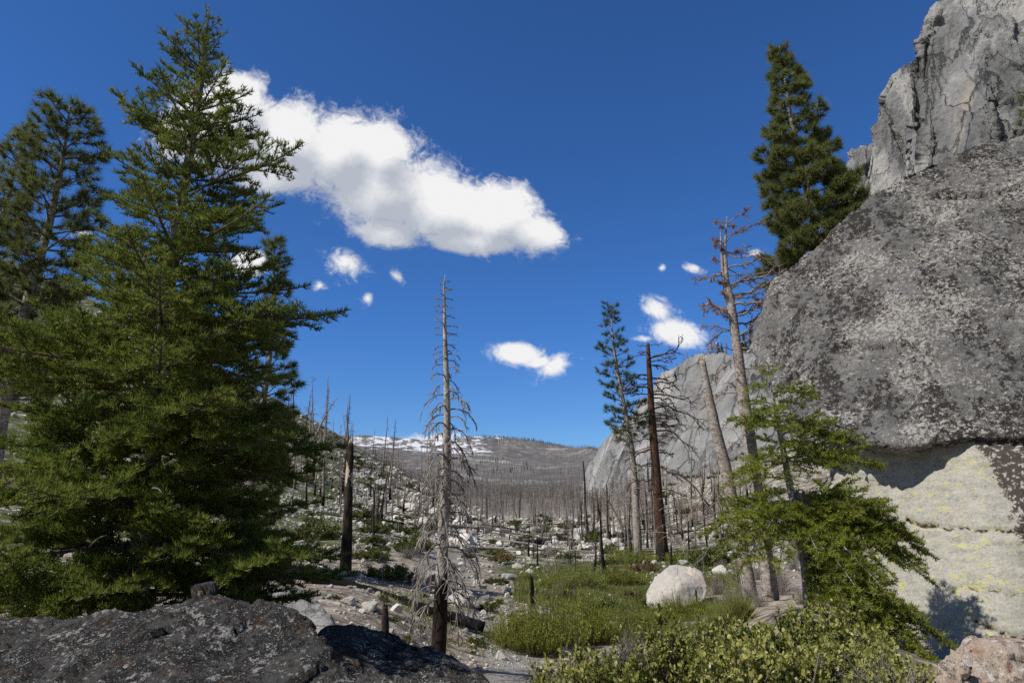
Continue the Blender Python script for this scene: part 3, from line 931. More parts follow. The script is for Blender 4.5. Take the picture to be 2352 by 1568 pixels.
M_SNAGMID = bark_mat('grey_snag_with_charred_foot', (0.15, 0.12, 0.10), (0.33, 0.285, 0.25), 3.0, (0.028, 0.022, 0.019), 2.4, 1.2)
M_FARWOOD = bark_mat('far_dead_wood', (0.16, 0.14, 0.125), (0.31, 0.28, 0.255), 0.6)
M_FARGREEN = leaf_mat('far_conifer', (0.045, 0.055, 0.045), (0.065, 0.078, 0.06), (0.09, 0.105, 0.08), 0.05, 0.0)  # green kept greyish: distance haze put into the needle colour

M_PEELED, t = mat('burnt_bark_peeled')
p = t.coord('Object')
n = t.noise(t.mapping(p, scale=(1, 1, 0.3)), 9.0, 6, 0.65)
col = t.mix(t.step(n, 0.38, 0.64), (0.020, 0.016, 0.013), (0.085, 0.060, 0.045))
w = t.math('MULTIPLY_ADD', t.step(t.xyz(p)[2], 2.2, 3.2), 0.30, t.noise(t.mapping(p, (3, 1, 2), scale=(1, 1, 0.45)), 3.6, 4, 0.6))
col = t.mix(t.step(w, 0.80, 0.84), col, t.mix(n, (0.42, 0.36, 0.29), (0.66, 0.60, 0.52)))
t.surface(col, 0.9, n, 1.0, 0.03, spec=0.15)

UPV = np.array([0, 0, 1.0])


def rand_perp(rng, A):
    r = rng.normal(size=A.shape)
    r -= (r * A).sum(-1, keepdims=True) * A
    return unit(r)


def needle_tris(rng, seg, density, length, width, lean=0.45, up=0.25, jitter=0.25):
    """seg: n x 2 x 3 twig segments; returns loose triangles standing off the twigs like a brush."""
    d = seg[:, 1] - seg[:, 0]
    ln = np.linalg.norm(d, axis=1)
    cnt = np.maximum(rng.poisson(ln * density), 1)
    idx = np.repeat(np.arange(len(seg)), cnt)
    tt = rng.random(len(idx))[:, None]
    P = seg[idx, 0] + d[idx] * tt
    A = unit(d)[idx]
    perp = rand_perp(rng, A)
    D = unit(A * lean + perp + UPV * up)
    L = length * (1 + jitter * rng.normal(size=len(idx)))[:, None]
    S = rand_perp(rng, D) * (width * 0.5)
    return np.stack([P - S, P + S, P + D * L], 1)


def fir_bough(rng, p0, az, L, rise, droop, W=0.42, step=0.12, tipup=0.12, curl=0.0, vs=0.45, k_=1.0):
    """A flat fan of twigs: returns axis points, lateral segments and fine segments."""
    h = np.array([math.cos(az), math.sin(az), 0.0])
    sd = np.array([-math.sin(az), math.cos(az), 0.0])
    t = np.linspace(0, 1, 12)
    ax = p0 + h * (L * t)[:, None] + sd * (curl * L * t * t)[:, None] + UPV * (L * (rise * t - droop * t * t + tipup * t ** 4))[:, None]
    n = max(int(L * 0.9 / step), 3)
    lat, fine = [], []
    fine.append((ax[-3], ax[-2])); fine.append((ax[-2], ax[-1]))
    for k in range(n):
        tk = 0.1 + 0.88 * (k + rng.random() * 0.7) / n
        i = min(int(tk * 11), 10)
        f = tk * 11 - i
        c = ax[i] * (1 - f) + ax[i + 1] * f
        tan = unit(ax[i + 1] - ax[i])
        if tk > 0.35:
            fine.append((ax[i], ax[i + 1]))
        prof = min(tk / 0.3, 1.0) * (1.0 - tk) * 1.25 + 0.07
        for sgn in (-1, 1):
            if rng.random() < 0.06:
                continue
            l = W * L * prof * rng.uniform(0.7, 1.2)
            l = max(l, 0.07 * k_)
            d = unit(tan * 0.62 + sd * sgn * 0.78 + UPV * rng.uniform(-vs, vs * 1.2))
            e = c + d * l + UPV * rng.uniform(-0.05, 0.05) * l
            m1 = c + (e - c) * 0.5 + UPV * 0.03 * l
            lat.append((c, m1)); lat.append((m1, e))
            fine.append((m1, e)); fine.append((c * 0.6 + m1 * 0.4, m1))
            ns = int(l / (0.11 * k_))
            sp = unit(np.cross(d, UPV))
            for j in range(ns):
                tj = 0.22 + 0.75 * (j + rng.random() * 0.6) / max(ns, 1)
                q = c + (e - c) * tj
                for s2 in (-1, 1):
                    if rng.random() < 0.2:
                        continue
                    ll = (0.42 * l * (1 - tj) + 0.045 * k_) * rng.uniform(0.7, 1.3)
                    dd = unit(d * 0.68 + sp * s2 * 0.72 + UPV * rng.uniform(-0.3, 0.7))
                    fine.append((q, q + dd * min(ll, 0.3)))
    return ax, lat, fine


def bough_wood(mb, ax, lat, r0, mi=0):
    mb.tube(ax, np.linspace(r0, r0 * 0.25, len(ax)), 5, mi)
    for a, b in lat:
        mb.tube(np.array([a, b]), [r0 * 0.3, r0 * 0.2], 3, mi, cap=False)


def trunk_mesh(path, rad, k=12, lump=0.12, seed=0, sub=6):
    """A trunk along the path with a slightly lumpy, fluted skin."""
    path, rad = np.asarray(path, float), np.asarray(rad, float)
    n = len(path)
    tq = np.linspace(0, n - 1, (n - 1) * sub + 1)
    P = np.stack([np.interp(tq, np.arange(n), path[:, a]) for a in range(3)], -1)
    R = np.interp(tq, np.arange(n), rad)
    mb = MB()
    mb.tube(P, R, k)
    V = mb.v[0]
    c = np.repeat(P, k, 0)
    mb.v[0] = c + (V - c) * (1 + lump * fbm(V * np.array([1, 1, 0.45]) / max(rad.max() * 1.3, 1e-3), 3, seed=seed))[:, None]
    return mb


# ------------------------------------------------------------------ the big fir on the left
rng = np.random.default_rng(7)
FY = 6.2
K = FY / 9.0
fx = -0.5245 * FY
fbase = np.array([fx, FY, float(height(fx, FY)[0])])
ftop = np.array([fx, FY, ray(475, 15)[2] * FY])
FH = ftop[2] - fbase[2]
fir = thing('fir_tree', 'tall full green fir filling the left side, pale trunk showing between its boughs', 'tree', fbase)
zt = np.linspace(0, 1, 9)
trunk_mesh(np.array([[0.03 * math.sin(z * 9), 0.02 * math.cos(z * 7), FH * z] for z in zt]), K * (0.145 * (1 - zt) ** 0.8 + 0.012), 12, 0.06).build('trunk', M_FIRBARK, fir)
ENV_R = [(15, 480), (75, 532), (140, 545), (195, 602), (260, 590), (325, 640), (385, 662), (440, 640), (490, 688), (560, 660), (640, 680), (740, 738), (810, 757), (900, 735), (1000, 762), (1060, 700), (1120, 772), (1200, 720), (1272, 788), (1350, 720), (1420, 600)]
ENV_L = [(15, 470), (40, 405), (100, 350), (170, 350), (230, 285), (290, 262), (350, 300), (400, 185), (445, 100), (520, 140), (600, 60), (645, 30), (740, -10), (830, -20), (900, -80), (1000, -60), (1120, -140), (1250, -160), (1400, -180)]


def env(tab, side):
    out = []
    for py, px in sorted(tab):
        q = at(px, py, FY)
        out.append((q[2], (q[0] - fx) * side))
    out.sort()
    return np.array(out)


eR, eL = env(ENV_R, 1), env(ENV_L, -1)
eR[:, 1] *= 1.2
crown, wood = MB(), MB()
allfine, upfine = [], []
z = ftop[2] - 0.30 * K
k = 0
cones = []
while z > fbase[2] + 0.30:
    hrel = (z - fbase[2]) / FH
    nb = 7 if hrel < 0.55 or hrel > 0.8 else 6
    for j in range(nb):
        az = 2 * math.pi * (j + 0.5 * (k % 2)) / nb + rng.uniform(-0.3, 0.3)
        zz = z + rng.uniform(-0.08, 0.08) * K
        lr_, ll_ = np.interp(zz, eR[:, 0], eR[:, 1]), np.interp(zz, eL[:, 0], eL[:, 1])
        ca = math.cos(az)
        L = (max(ca, 0) * lr_ + max(-ca, 0) * ll_) + (1 - abs(ca)) * 0.42 * (lr_ + ll_)
        L *= rng.uniform(0.48, 1.1)
        if L < 0.12 * K:
            continue
        rise = float(np.interp(hrel, [0.1, 0.45, 0.75, 0.93, 1.0], [-0.02, 0.10, 0.32, 0.62, 0.95]))
        droop = float(np.interp(hrel, [0.1, 0.5, 0.9], [0.16, 0.12, 0.02]))
        L = L / math.sqrt(1 + rise * rise * 0.4)
        p0 = np.array([0, 0, zz - fbase[2] - L * (rise - droop + 0.12)])
        ax, lat, fine = fir_bough(rng, p0, az, L, rise, droop, W=0.44 if hrel < 0.7 else 0.56, step=(0.15 if hrel < 0.75 else 0.11) * K, k_=K, curl=rng.uniform(-0.12, 0.12))
        bough_wood(wood, ax, lat[::1], 0.012 * K + 0.008 * L)
        allfine += fine
        for a, b in fine[2::23]:
            cones.append(b)
    z -= float(np.interp(hrel, [0.1, 0.5, 0.9, 1.0], [0.33, 0.38, 0.36, 0.31])) * K * rng.uniform(0.85, 1.15)
    k += 1
for (px, py) in [(475, 14), (408, 38), (530, 72), (362, 75)]:        # bare leader shoots at the very top
    q = at(px, py, FY) - fbase
    a = np.array([0, 0, q[2] - 0.30 * K if py > 20 else q[2] - 0.42 * K])
    for s in np.linspace(0, 0.8, 5):
        allfine.append((a + (q - a) * s, a + (q - a) * (s + 0.2)))
seg = np.array(allfine)
print('fir twig m', np.linalg.norm(seg[:, 1] - seg[:, 0], axis=1).sum())
crown.tris(needle_tris(rng, seg, 150 / K, 0.075 * K, 0.0135 * K, 0.5, 0.95))
cp = np.array(cones)
for a in range(3):
    v = rng.normal(size=(len(cp), 3)) * 0.011 * K
    crown.tris(np.stack([cp + v, cp + rng.normal(size=v.shape) * 0.011 * K, cp + rng.normal(size=v.shape) * 0.011 * K], 1), 1)
crown.build('crown', [M_FIR, M_CONE], fir)
wood.build('limbs', M_TWIG, fir)
for px0, py0, px1, py1 in [(205, 1255, 245, 1228), (350, 1120, 375, 1135), (420, 330, 395, 300)]:
    a, b = at(px0, py0, 7.6 * K) - fbase, at(px1, py1, 7.5 * K) - fbase
    mb = MB()
    mb.tube(np.array([a, a * 0.5 + b * 0.5 + UPV * 0.02, b]), [0.008, 0.006, 0.003], 5)
    mb.build('dead_twig', M_GREYWOOD, fir)


# ------------------------------------------------------------------ pines with tufted twigs
def pine(name, label, base, H, half, crown_lo, seed, mats, tuft_n=46, needle=0.16, nw=0.010, r0=0.16, lean=(0, 0), density=1.0, group=None, droop=0.1, step=0.33, rise0=0.45, nbr=5, shape=None, bark=None, cat='tree', per=0.27):
    rng = np.random.default_rng(seed)
    root = thing(name, label, cat, base, group)
    zt = np.linspace(0, 1, 8)
    path = np.stack([lean[0] * zt + 0.012 * H * np.sin(zt * 7 + seed), lean[1] * zt, H * zt], -1)
    trunk_mesh(path, r0 * (1 - zt) ** 0.75 + 0.015, 10, 0.08, seed).build('trunk', bark or M_GREYBARK, root)
    wood, tips, dirs = MB(), [], []
    z = H * 0.985
    while z > crown_lo * H:
        u = (z - crown_lo * H) / (H * (1 - crown_lo))
        w = half * (shape(u) if shape else (1 - u) ** 0.75 * (0.55 + 0.45 * min(u / 0.15, 1)) + 0.08)
        n = rng.integers(max(nbr - 1, 2), nbr + 1)
        a0 = rng.random() * 7
        for j in range(n):
            if rng.random() > density:
                continue
            az = a0 + 2 * math.pi * j / n + rng.uniform(-0.35, 0.35)
            L = w * rng.uniform(0.55, 1.15)
            h = np.array([math.cos(az), math.sin(az), 0])
            sd = np.array([-h[1], h[0], 0])
            rise = rise0 * (0.2 + 1.1 * u) + rng.uniform(-0.15, 0.15)
            c = np.array([np.interp(z / H, zt, path[:, 0]), np.interp(z / H, zt, path[:, 1]), z + rng.uniform(-0.4, 0.4) * step])
            t = np.linspace(0, 1, 7)
            ax = c + h * (L * t)[:, None] + UPV * (L * (rise * t - droop * t * t + 0.22 * t ** 3))[:, None] + sd * (rng.uniform(-.12, .12) * L * t * t)[:, None]
            wood.tube(ax, np.linspace(0.10 * r0 + 0.012 * L, 0.006, 7), 4)
            tips.append(ax[-1]); dirs.append(unit(ax[-1] - ax[-2]))
            ns = max(int(L / per), 1)
            for q in range(ns):
                tq = 0.25 + 0.72 * (q + rng.random()) / ns
                i = min(int(tq * 6), 5)
                b = ax[i] + (ax[i + 1] - ax[i]) * (tq * 6 - i)
                for sg in ((-1, 1) if rng.random() < 0.75 else (1,)):
                    l = (0.5 * L * (1 - tq) + needle * 0.9) * rng.uniform(0.6, 1.2)
                    d = unit(h * 0.7 + sd * sg * 0.75 + UPV * rng.uniform(0.0, 0.55))
                    e = b + d * l
                    wood.tube(np.array([b, e]), [0.010, 0.005], 3, cap=False)
                    for f in ((1.0,) if l < needle * 2.2 else (0.45, 0.72, 1.0)):
                        tips.append(b + (e - b) * f); dirs.append(unit(d + UPV * 0.4))
        z -= step * rng.uniform(0.8, 1.2)
    P, D = np.array(tips), np.array(dirs)
    idx = np.repeat(np.arange(len(P)), tuft_n)
    nd = unit(D[idx] * 0.75 + rng.normal(size=(len(idx), 3)) * 0.62)
    Ln = needle * rng.uniform(0.75, 1.15, len(idx))[:, None]
    B = P[idx] - D[idx] * (needle * 0.55 * rng.random(len(idx)))[:, None]
    S = rand_perp(rng, nd) * nw * 0.5
    crown = MB()
    crown.tris(np.stack([B - S, B + S, B + nd * Ln], 1))
    crown.build('crown', mats, root)
    if wood.n:
        wood.build('limbs', M_TWIG, root)
    return root


def on_ground(px, Y, sink=0.05):
    """A spot on the ground under picture column px at distance Y (column taken at the horizon)."""
    x = (px - 1176.0) / F_PX / (_c + _s * 0.25) * Y
    return np.array([x, Y, float(height(x, Y)[0]) - sink])


b = np.array([ray(105, 420)[0] * 17, 17.0, 0]); b[2] = height(b[0], b[1])[0]
pine('pine_tree', 'grey-green long-needled pine at the far left edge, behind the big fir', b, ray(118, 245)[2] * 17 - b[2], 1.75, 0.34, 21, M_PINE, 64, 0.26, 0.018, 0.20, step=0.36, per=0.27, lean=(0.25, 0),
     shape=lambda u: float(np.interp(u, [0, .15, .5, .8, .93, 1], [.9, .95, .8, .55, .36, .12])))
b = np.array([ray(20, 480)[0] * 18.5, 18.5, 0]); b[2] = height(b[0], b[1])[0]
pine('pine_tree', 'second long-needled pine cut by the left frame edge', b, ray(30, 290)[2] * 18.5 - b[2], 1.5, 0.36, 25, M_PINE, 60, 0.26, 0.018, 0.17, step=0.38, per=0.28)
b = np.array([ray(622, 700)[0] * 21, 21.0, 0]); b[2] = height(b[0], b[1])[0]
pine('pine_tree', 'small pine whose top shows behind the right boughs of the big fir', b, ray(622, 556)[2] * 21 - b[2], 1.35, 0.06, 22, M_PINE, 60, 0.24, 0.02, 0.14, step=0.36, per=0.27)
b = np.array([ray(1870, 500)[0] * 23, 23.0, 0]); b[2] = height(b[0], b[1])[0]
pine('pine_tree', 'dense dark green conifer rising behind the giant boulder', b, ray(1796, 106)[2] * 23 - b[2], 2.0, 0.36, 23, M_PINE, 90, 0.28, 0.024, 0.24, step=0.40, per=0.22, lean=(-0.35, 0), nbr=5, droop=0.22,
     shape=lambda u: float(np.interp(u, [0, .2, .4, .6, .72, .85, .93, 1], [.98, 1.0, .9, .74, .52, .30, .14, .06])), rise0=0.30)


# ------------------------------------------------------------------ young fir in front of the giant boulder
rng = np.random.default_rng(31)
SY = 9.0
sb = np.array([ray(1858, 1385)[0] * SY, SY, 0.0])
sb[2] = float(height(sb[0], sb[1])[0])
young = thing('young_fir', 'young fir with long drooping lower boughs in front of the giant boulder', 'tree', sb)
tp = np.array([at(x, y, SY) - sb for x, y in [(1858, 1400), (1850, 1300), (1832, 1200), (1815, 1120), (1800, 1040), (1785, 960), (1770, 890), (1760, 828)]])
trunk_mesh(tp, [0.062, 0.058, 0.052, 0.046, 0.04, 0.03, 0.018, 0.006], 10, 0.08, 5).build('trunk', M_FIRBARK, young)
BOUGHS = [  # along the trunk: start y, then tip x, y, distance
    (880, 1712, 905, 8.8), (885, 1815, 900, 8.9), (860, 1770, 862, 8.6), (930, 1690, 925, 8.9), (920, 1850, 935, 9.0), (940, 1760, 950, 8.5), (905, 1880, 915, 9.4), (985, 1665, 965, 8.7),
    (980, 1925, 980, 9.2), (970, 1730, 990, 8.4), (965, 1830, 1000, 8.4), (1000, 1900, 1005, 9.6), (1030, 1990, 1010, 9.1), (1020, 1780, 1060, 8.3), (1010, 1870, 1050, 8.5), (1045, 1690, 1085, 8.8), (1050, 1660, 1125, 8.7),
    (1055, 2045, 1075, 9.2), (1060, 1960, 1090, 8.8), (1050, 1900, 1130, 8.5), (1060, 1830, 1120, 8.4), (1040, 1960, 1060, 9.6), (1100, 1700, 1110, 9.3),
    (1150, 1600, 1235, 8.6), (1160, 1640, 1290, 8.3), (1150, 1745, 1240, 8.3), (1165, 1690, 1330, 8.2), (1130, 1950, 1200, 9.4), (1135, 2120, 1250, 9.0), (1140, 2155, 1285, 8.8), (1140, 2060, 1220, 9.5), (1150, 2160, 1350, 8.5), (1150, 2060, 1330, 8.3),
    (1160, 2020, 1380, 8.1), (1155, 1930, 1330, 8.1), (1160, 1880, 1290, 8.1), (1150, 1970, 1260, 8.6), (1145, 2080, 1290, 9.1), (1250, 2080, 1420, 8.6), (1280, 2220, 1510, 8.2), (1270, 2130, 1460, 8.4), (1280, 2060, 1500, 8.0),
    (1260, 2000, 1440, 8.2), (1300, 2190, 1560, 7.9), (1290, 2130, 1540, 7.9), (1140, 1800, 1320, 8.1), (1180, 1960, 1400, 8.0), (1300, 2010, 1530, 8.2)]
BOUGHS += [(a + rng.uniform(-25, 25), b_ + rng.uniform(-70, 45), c + rng.uniform(-35, 45), d + rng.uniform(-.4, .4)) for a, b_, c, d in BOUGHS if c > 1130 and b_ > 1830]
crown, wood, fine_all = MB(), MB(), []
for (sy, tx, ty, Yt) in BOUGHS:
    tys = [(p + sb) for p in tp]
    pyk = np.array([1400, 1300, 1200, 1120, 1040, 960, 890, 828.0])
    p0 = np.array([np.interp(sy, pyk[::-1], tp[::-1, a]) for a in range(3)])
    q = at(tx, ty, Yt) - sb
    dv = q - p0
    Lh = math.hypot(dv[0], dv[1])
    az = math.atan2(dv[1], dv[0])
    sl = dv[2] / Lh
    ax, lat, fine = fir_bough(rng, p0, az, Lh, sl + 0.36, 0.44, W=0.42, step=0.075, tipup=0.08, vs=0.42, curl=rng.uniform(-.08, .08))
    bough_wood(wood, ax, lat, 0.007 + 0.006 * Lh, 0)
    fine_all += fine
for s in np.linspace(0, 0.85, 6):
    a, b = tp[-2], tp[-1]
    fine_all.append((a + (b - a) * s, a + (b - a) * (s + 0.16)))
for dx in (-0.22, 0.2):
    a = tp[-1] * 0.75 + tp[-2] * 0.25
    fine_all.append((a, a + np.array([dx, 0, 0.02])))
crown.tris(needle_tris(rng, np.array(fine_all), 230, 0.042, 0.0105, 0.65, 0.35))
crown.build('crown', M_YOUNG, young)
wood.build('limbs', M_FIRBARK, young)


# ------------------------------------------------------------------ standing dead trees near enough to show each branch
def dead_branch(rng, c, az, L, rise, droop, r, twigs=6, kink=0.06, mi_red=None, red_n=0, tl=0.35):
    """One leafless branch with side twigs as its own mesh collector."""
    mb = MB()
    h = np.array([math.cos(az), math.sin(az), 0.0])
    sd = np.array([-h[1], h[0], 0.0])
    t = np.linspace(0, 1, 9)
    k = np.cumsum(rng.normal(size=(9, 3)) * kink * L / 4, 0)
    k[0] = 0
    ax = c + h * (L * np.sin(t * 1.35) / math.sin(1.35))[:, None] + UPV * (L * (rise * t - droop * t * t))[:, None] + k
    mb.tube(ax, r * (1 - 0.65 * t), 5)
    ends = [ax[-1]]
    for j in range(twigs):
        tq = rng.uniform(0.25, 0.97)
        i = min(int(tq * 8), 7)
        b = ax[i] + (ax[i + 1] - ax[i]) * (tq * 8 - i)
        tan = unit(ax[i + 1] - ax[i])
        d = unit(tan * 0.7 + sd * rng.choice([-1, 1]) * rng.uniform(0.3, 0.9) + UPV * rng.uniform(-0.6, 0.35))
        l = L * tl * rng.uniform(0.35, 1.0) * (1.15 - tq * 0.6)
        e = b + d * l - UPV * droop * 0.3 * l
        m = b + (e - b) * 0.5 + UPV * 0.08 * l
        mb.tube(np.array([b, m, e]), [r * 0.5, r * 0.42, r * 0.28], 3, cap=False)
        ends += [m, e]
        if rng.random() < 0.6:
            e2 = m + unit(d + rng.normal(size=3) * 0.7) * l * 0.45
            mb.tube(np.array([m, e2]), [r * 0.38, r * 0.24], 3, cap=False)
            ends.append(e2)
    if mi_red is not None and red_n:
        E = np.array(ends)[rng.integers(0, len(ends), red_n)]
        D = unit(rng.normal(size=E.shape))
        S = rand_perp(rng, D) * 0.006
        mb.tris(np.stack([E - S, E + S, E + D * 0.12], 1), mi_red)
    return mb


# bleached snag in the middle
rng = np.random.default_rng(41)
Y0 = 12.0
cb = np.array([ray(1005, 1523)[0] * Y0, Y0, 0.0]); cb[2] = float(height(cb[0], cb[1])[0]) - 0.05
snag = thing('dead_snag', 'slender bleached dead conifer with drooping bare branches, standing alone in the centre', 'dead tree', cb)
keys = [(1005, 1530, 36), (1010, 1430, 32), (1015, 1300, 27), (1020, 1180, 24), (1026, 1050, 22), (1027, 960, 17), (1026, 880, 14), (1023, 800, 11), (1021, 720, 7), (1020, 660, 4), (1022, 632, 1.5)]
path = np.array([at(x, y, Y0) for x, y, w in keys]) - cb
path[0, 2] = 0
rad = [w * Y0 / F_PX / 2 * 1.0 for x, y, w in keys]
trunk_mesh(path, rad, 12, 0.10, 9).build('trunk', M_SNAG, snag)
yk = np.array([k[1] for k in keys], float)[::-1]
pathr = path[::-1]
EN = ([632, 680, 740, 800, 880, 960, 1060, 1160, 1260, 1340, 1420], [10, 20, 24, 32, 46, 62, 66, 66, 74, 84, 60])
ylist = np.concatenate([np.linspace(645, 830, 38), np.linspace(838, 1120, 33), np.linspace(1130, 1400, 28)])
for i, py in enumerate(ylist):
    c = np.array([np.interp(py, yk, pathr[:, a]) for a in range(3)])
    L = np.interp(py, *EN) * Y0 / F_PX * rng.uniform(0.75, 1.25)
    az = i * 2.4 + rng.uniform(-0.5, 0.5)
    big = min(1.0, max(0.0, (py - 760) / 200))
    dead_branch(rng, c, az, L, 0.25 + 0.25 * big + rng.uniform(-.15, .2), 0.25 + big * rng.uniform(0.8, 1.5), 0.009 + 0.012 * L, int(5 + 9 * big), 0.05, tl=0.52).build('branch', M_GREYWOOD, snag)


def big_snag(label, keys, Y, branches, bark, wood, seed, twigs=6, name='dead_snag', cat='dead tree', red=0, broken=False):
    rng = np.random.default_rng(seed)
    base = at(keys[0][0], keys[0][1], Y)
    gz = float(height(base[0], base[1])[0]) - 0.1
    base = np.array([base[0], base[1], gz])
    root = thing(name, label, cat, base)
    path = np.array([at(k[0], k[1], Y) for k in keys]) - base
    path[0, 2] = min(path[0, 2], 0.0)
    rad = [k[2] * Y / F_PX / 2 for k in keys]
    trunk_mesh(path, rad, 12, 0.10, seed).build('trunk', bark, root)
    if broken:
        mb = MB()
        e, r = path[-1], rad[-1]
        for j in range(9):
            a = j * 0.7
            s = e + np.array([math.cos(a), math.sin(a), 0]) * r * 0.55
            mb.tube(np.array([s - UPV * 0.3 * r, s + UPV * r * rng.uniform(0.6, 2.4)]), [r * 0.42, r * 0.08], 4)
        mb.build('splintered_top', M_BARE, root)
    yk = np.array([k[1] for k in keys], float)
    o = np.argsort(yk)
    for (py, px_tip, rise, droop, r) in branches:
        c = np.array([np.interp(py, yk[o], path[o, a]) for a in range(3)])
        xc = np.interp(py, yk[o], np.array([k[0] for k in keys])[o])
        Lx = (px_tip - xc) * Y / F_PX
        az = (0 if Lx > 0 else math.pi) + rng.uniform(-0.75, 0.75)
        L = abs(Lx) / max(abs(math.cos(az)), 0.5)
        mb = dead_branch(rng, c, az, L, rise, droop, r, twigs, 0.16, 1 if red else None, red, tl=0.5)
        mb.build('branch', [wood, M_RED], root)
    return root


rb = np.random.default_rng(5)
br = [(520, 1690, .5, .2, .012), (528, 1650, .5, .3, .012), (545, 1706, .4, .2, .014), (560, 1640, .35, .2, .014), (580, 1710, .35, .2, .016), (600, 1640, .4, .3, .016), (620, 1735, .4, .1, .02), (640, 1625, .4, .3, .02), (655, 1760, .5, .1, .026),
      (665, 1690, .9, .2, .03), (680, 1800, .55, .05, .035), (690, 1700, .9, .2, .03), (700, 1770, .35, .1, .03), (712, 1612, .12, .15, .035), (722, 1640, .3, .4, .02), (730, 1750, .25, .1, .028), (745, 1765, .2, .1, .028), (760, 1640, .2, .7, .018),
      (775, 1775, .2, .0, .025), (790, 1770, .1, .1, .022), (800, 1780, .1, .1, .02), (830, 1650, .0, .7, .016), (850, 1760, .1, .4, .016), (900, 1640, .0, .6, .014), (940, 1770, .1, .3, .014), (1010, 1680, .0, .5, .012), (1100, 1690, .0, .4, .012), (1180, 1690, 0, .5, .012), (1230, 1820, 0, .3, .012)]
br = [(py, px, r_ + rb.uniform(-.1, .1), d, w * 1.5) for (py, px, r_, d, w) in br] + [(rb.uniform(510, 830), 1690 + rb.choice([-1, 1]) * rb.uniform(30, 75), rb.uniform(.1, .7), rb.uniform(0, .4), 0.02) for _ in range(26)]
tall_dead = big_snag('tall dead tree with forked bleached top and reddish dry twigs beside the giant boulder', [(1772, 1400, 38), (1765, 1330, 35), (1742, 1160, 31), (1722, 1020, 31), (1706, 900, 27), (1692, 790, 22), (1678, 690, 19), (1668, 640, 13), (1665, 570, 8), (1668, 520, 4), (1670, 498, 2)],
         21.0, br, M_GREYBARK, M_GREYWOOD, 51, 14, red=130)
q = np.array([at(x_, y_, 21.0) for x_, y_ in [(1682, 715), (1668, 680), (1660, 620), (1656, 560), (1655, 528)]]) - np.array(tall_dead.location)
mb = MB()
mb.tube(q, [0.085, 0.075, 0.05, 0.03, 0.01], 8)
mb.build('second_leader', M_GREYBARK, tall_dead)
br = [(880, 1650, .1, .6, .012), (960, 1590, .1, 1.1, .014), (985, 1680, .0, .5, .012), (1060, 1570, .0, .9, .016), (1090, 1560, .1, 1.3, .018), (1150, 1590, 0, .5, .014), (1180, 1540, -.1, .4, .012), (1210, 1720, 0, .3, .012), (1250, 1600, -.1, .5, .012)]
big_snag('thick grey trunk with few bare branches, snapped off at its pale splintered top', [(1728, 1395, 32), (1716, 1320, 30), (1690, 1190, 27), (1665, 1070, 26), (1640, 970, 23), (1622, 880, 18), (1613, 828, 14)], 20.0, br, M_GREYBARK, M_GREYWOOD, 52, 6, broken=True)
br = [(rb.uniform(810, 1090), 1500 + rb.choice([-1, 1, 1]) * rb.uniform(25, 75), rb.uniform(-.1, .3), rb.uniform(0, .5), rb.uniform(.03, .06)) for _ in range(34)] + [(795, 1465, .2, .0, .03), (792, 1520, .1, .0, .03), (812, 1455, .1, .1, .05), (825, 1540, .1, .1, .05), (845, 1560, .2, .2, .06), (860, 1440, .1, .2, .06), (880, 1570, .2, .1, .07), (900, 1420, .1, .1, .07), (905, 1590, .1, .25, .07), (925, 1545, .0, .3, .05), (940, 1630, .1, .3, .07), (955, 1440, .1, .2, .06),
      (965, 1560, .0, .4, .06), (990, 1580, .1, .6, .07), (1010, 1450, .1, .3, .05), (1030, 1540, 0, .3, .05), (1060, 1440, .2, .5, .05), (1080, 1600, -.1, .7, .08), (1100, 1440, .0, .5, .06), (1120, 1580, -.1, .5, .05), (1180, 1470, 0, .4, .04), (1210, 1560, 0, .4, .04)]
big_snag('stout dead pine with red-brown bark and gnarled bare limbs on the valley floor', [(1523, 1296, 38), (1521, 1255, 26), (1515, 1180, 22), (1507, 1080, 20), (1500, 1000, 18), (1494, 900, 14), (1490, 830, 11), (1488, 788, 7)], 50.0, br, M_BROWNBARK, M_BROWNBARK, 53, 9)
big_snag('straight burnt black trunk with peeled white patches, beside the big fir', [(793, 1318, 27), (797, 1230, 23), (801, 1130, 18), (804, 1060, 16), (806, 1018, 12)], 24.0, [(1035, 850, .0, .1, .012), (1240, 850, .3, .2, .012), (1290, 850, .1, .2, .012)], M_PEELED, M_GREYWOOD, 54, 5, name='burnt_snag', broken=True)

# tall pine still green above, in the valley
b = ground_point(1474, 1290)
root = pine('pine_tree', 'slim pine with green crown over a long bare trunk, left of the stout dead pine', b, float(ray(1405, 700)[2] * b[1] - b[2]), 50 * b[1] / F_PX, 0.45, 24, M_PINE_FAR, 34, 0.38, 0.035, 0.30, lean=(float(ray(1405, 700)[0] * b[1] - b[0]), 0), step=0.62, nbr=5, per=0.55,
            shape=lambda u: float(np.interp(u, [0, .1, .35, .6, .85, 1], [.9, 1.05, .95, .75, .5, .2])))
rng = np.random.default_rng(77)
Hh = float(ray(1405, 700)[2] * b[1] - b[2])
for i in range(26):
    f = rng.uniform(0.2, 0.5)
    c = np.array([(ray(1405, 700)[0] * b[1] - b[0]) * f, 0, Hh * f])
    dead_branch(rng, c, rng.uniform(0, 6.28), rng.uniform(0.6, 1.9), rng.uniform(-.1, .3), 0.3, 0.03, 6, 0.12).build('dead_branch', M_GREYWOOD, root)

# ------------------------------------------------------------------ snags of the valley and the left slope
rng = np.random.default_rng(101)


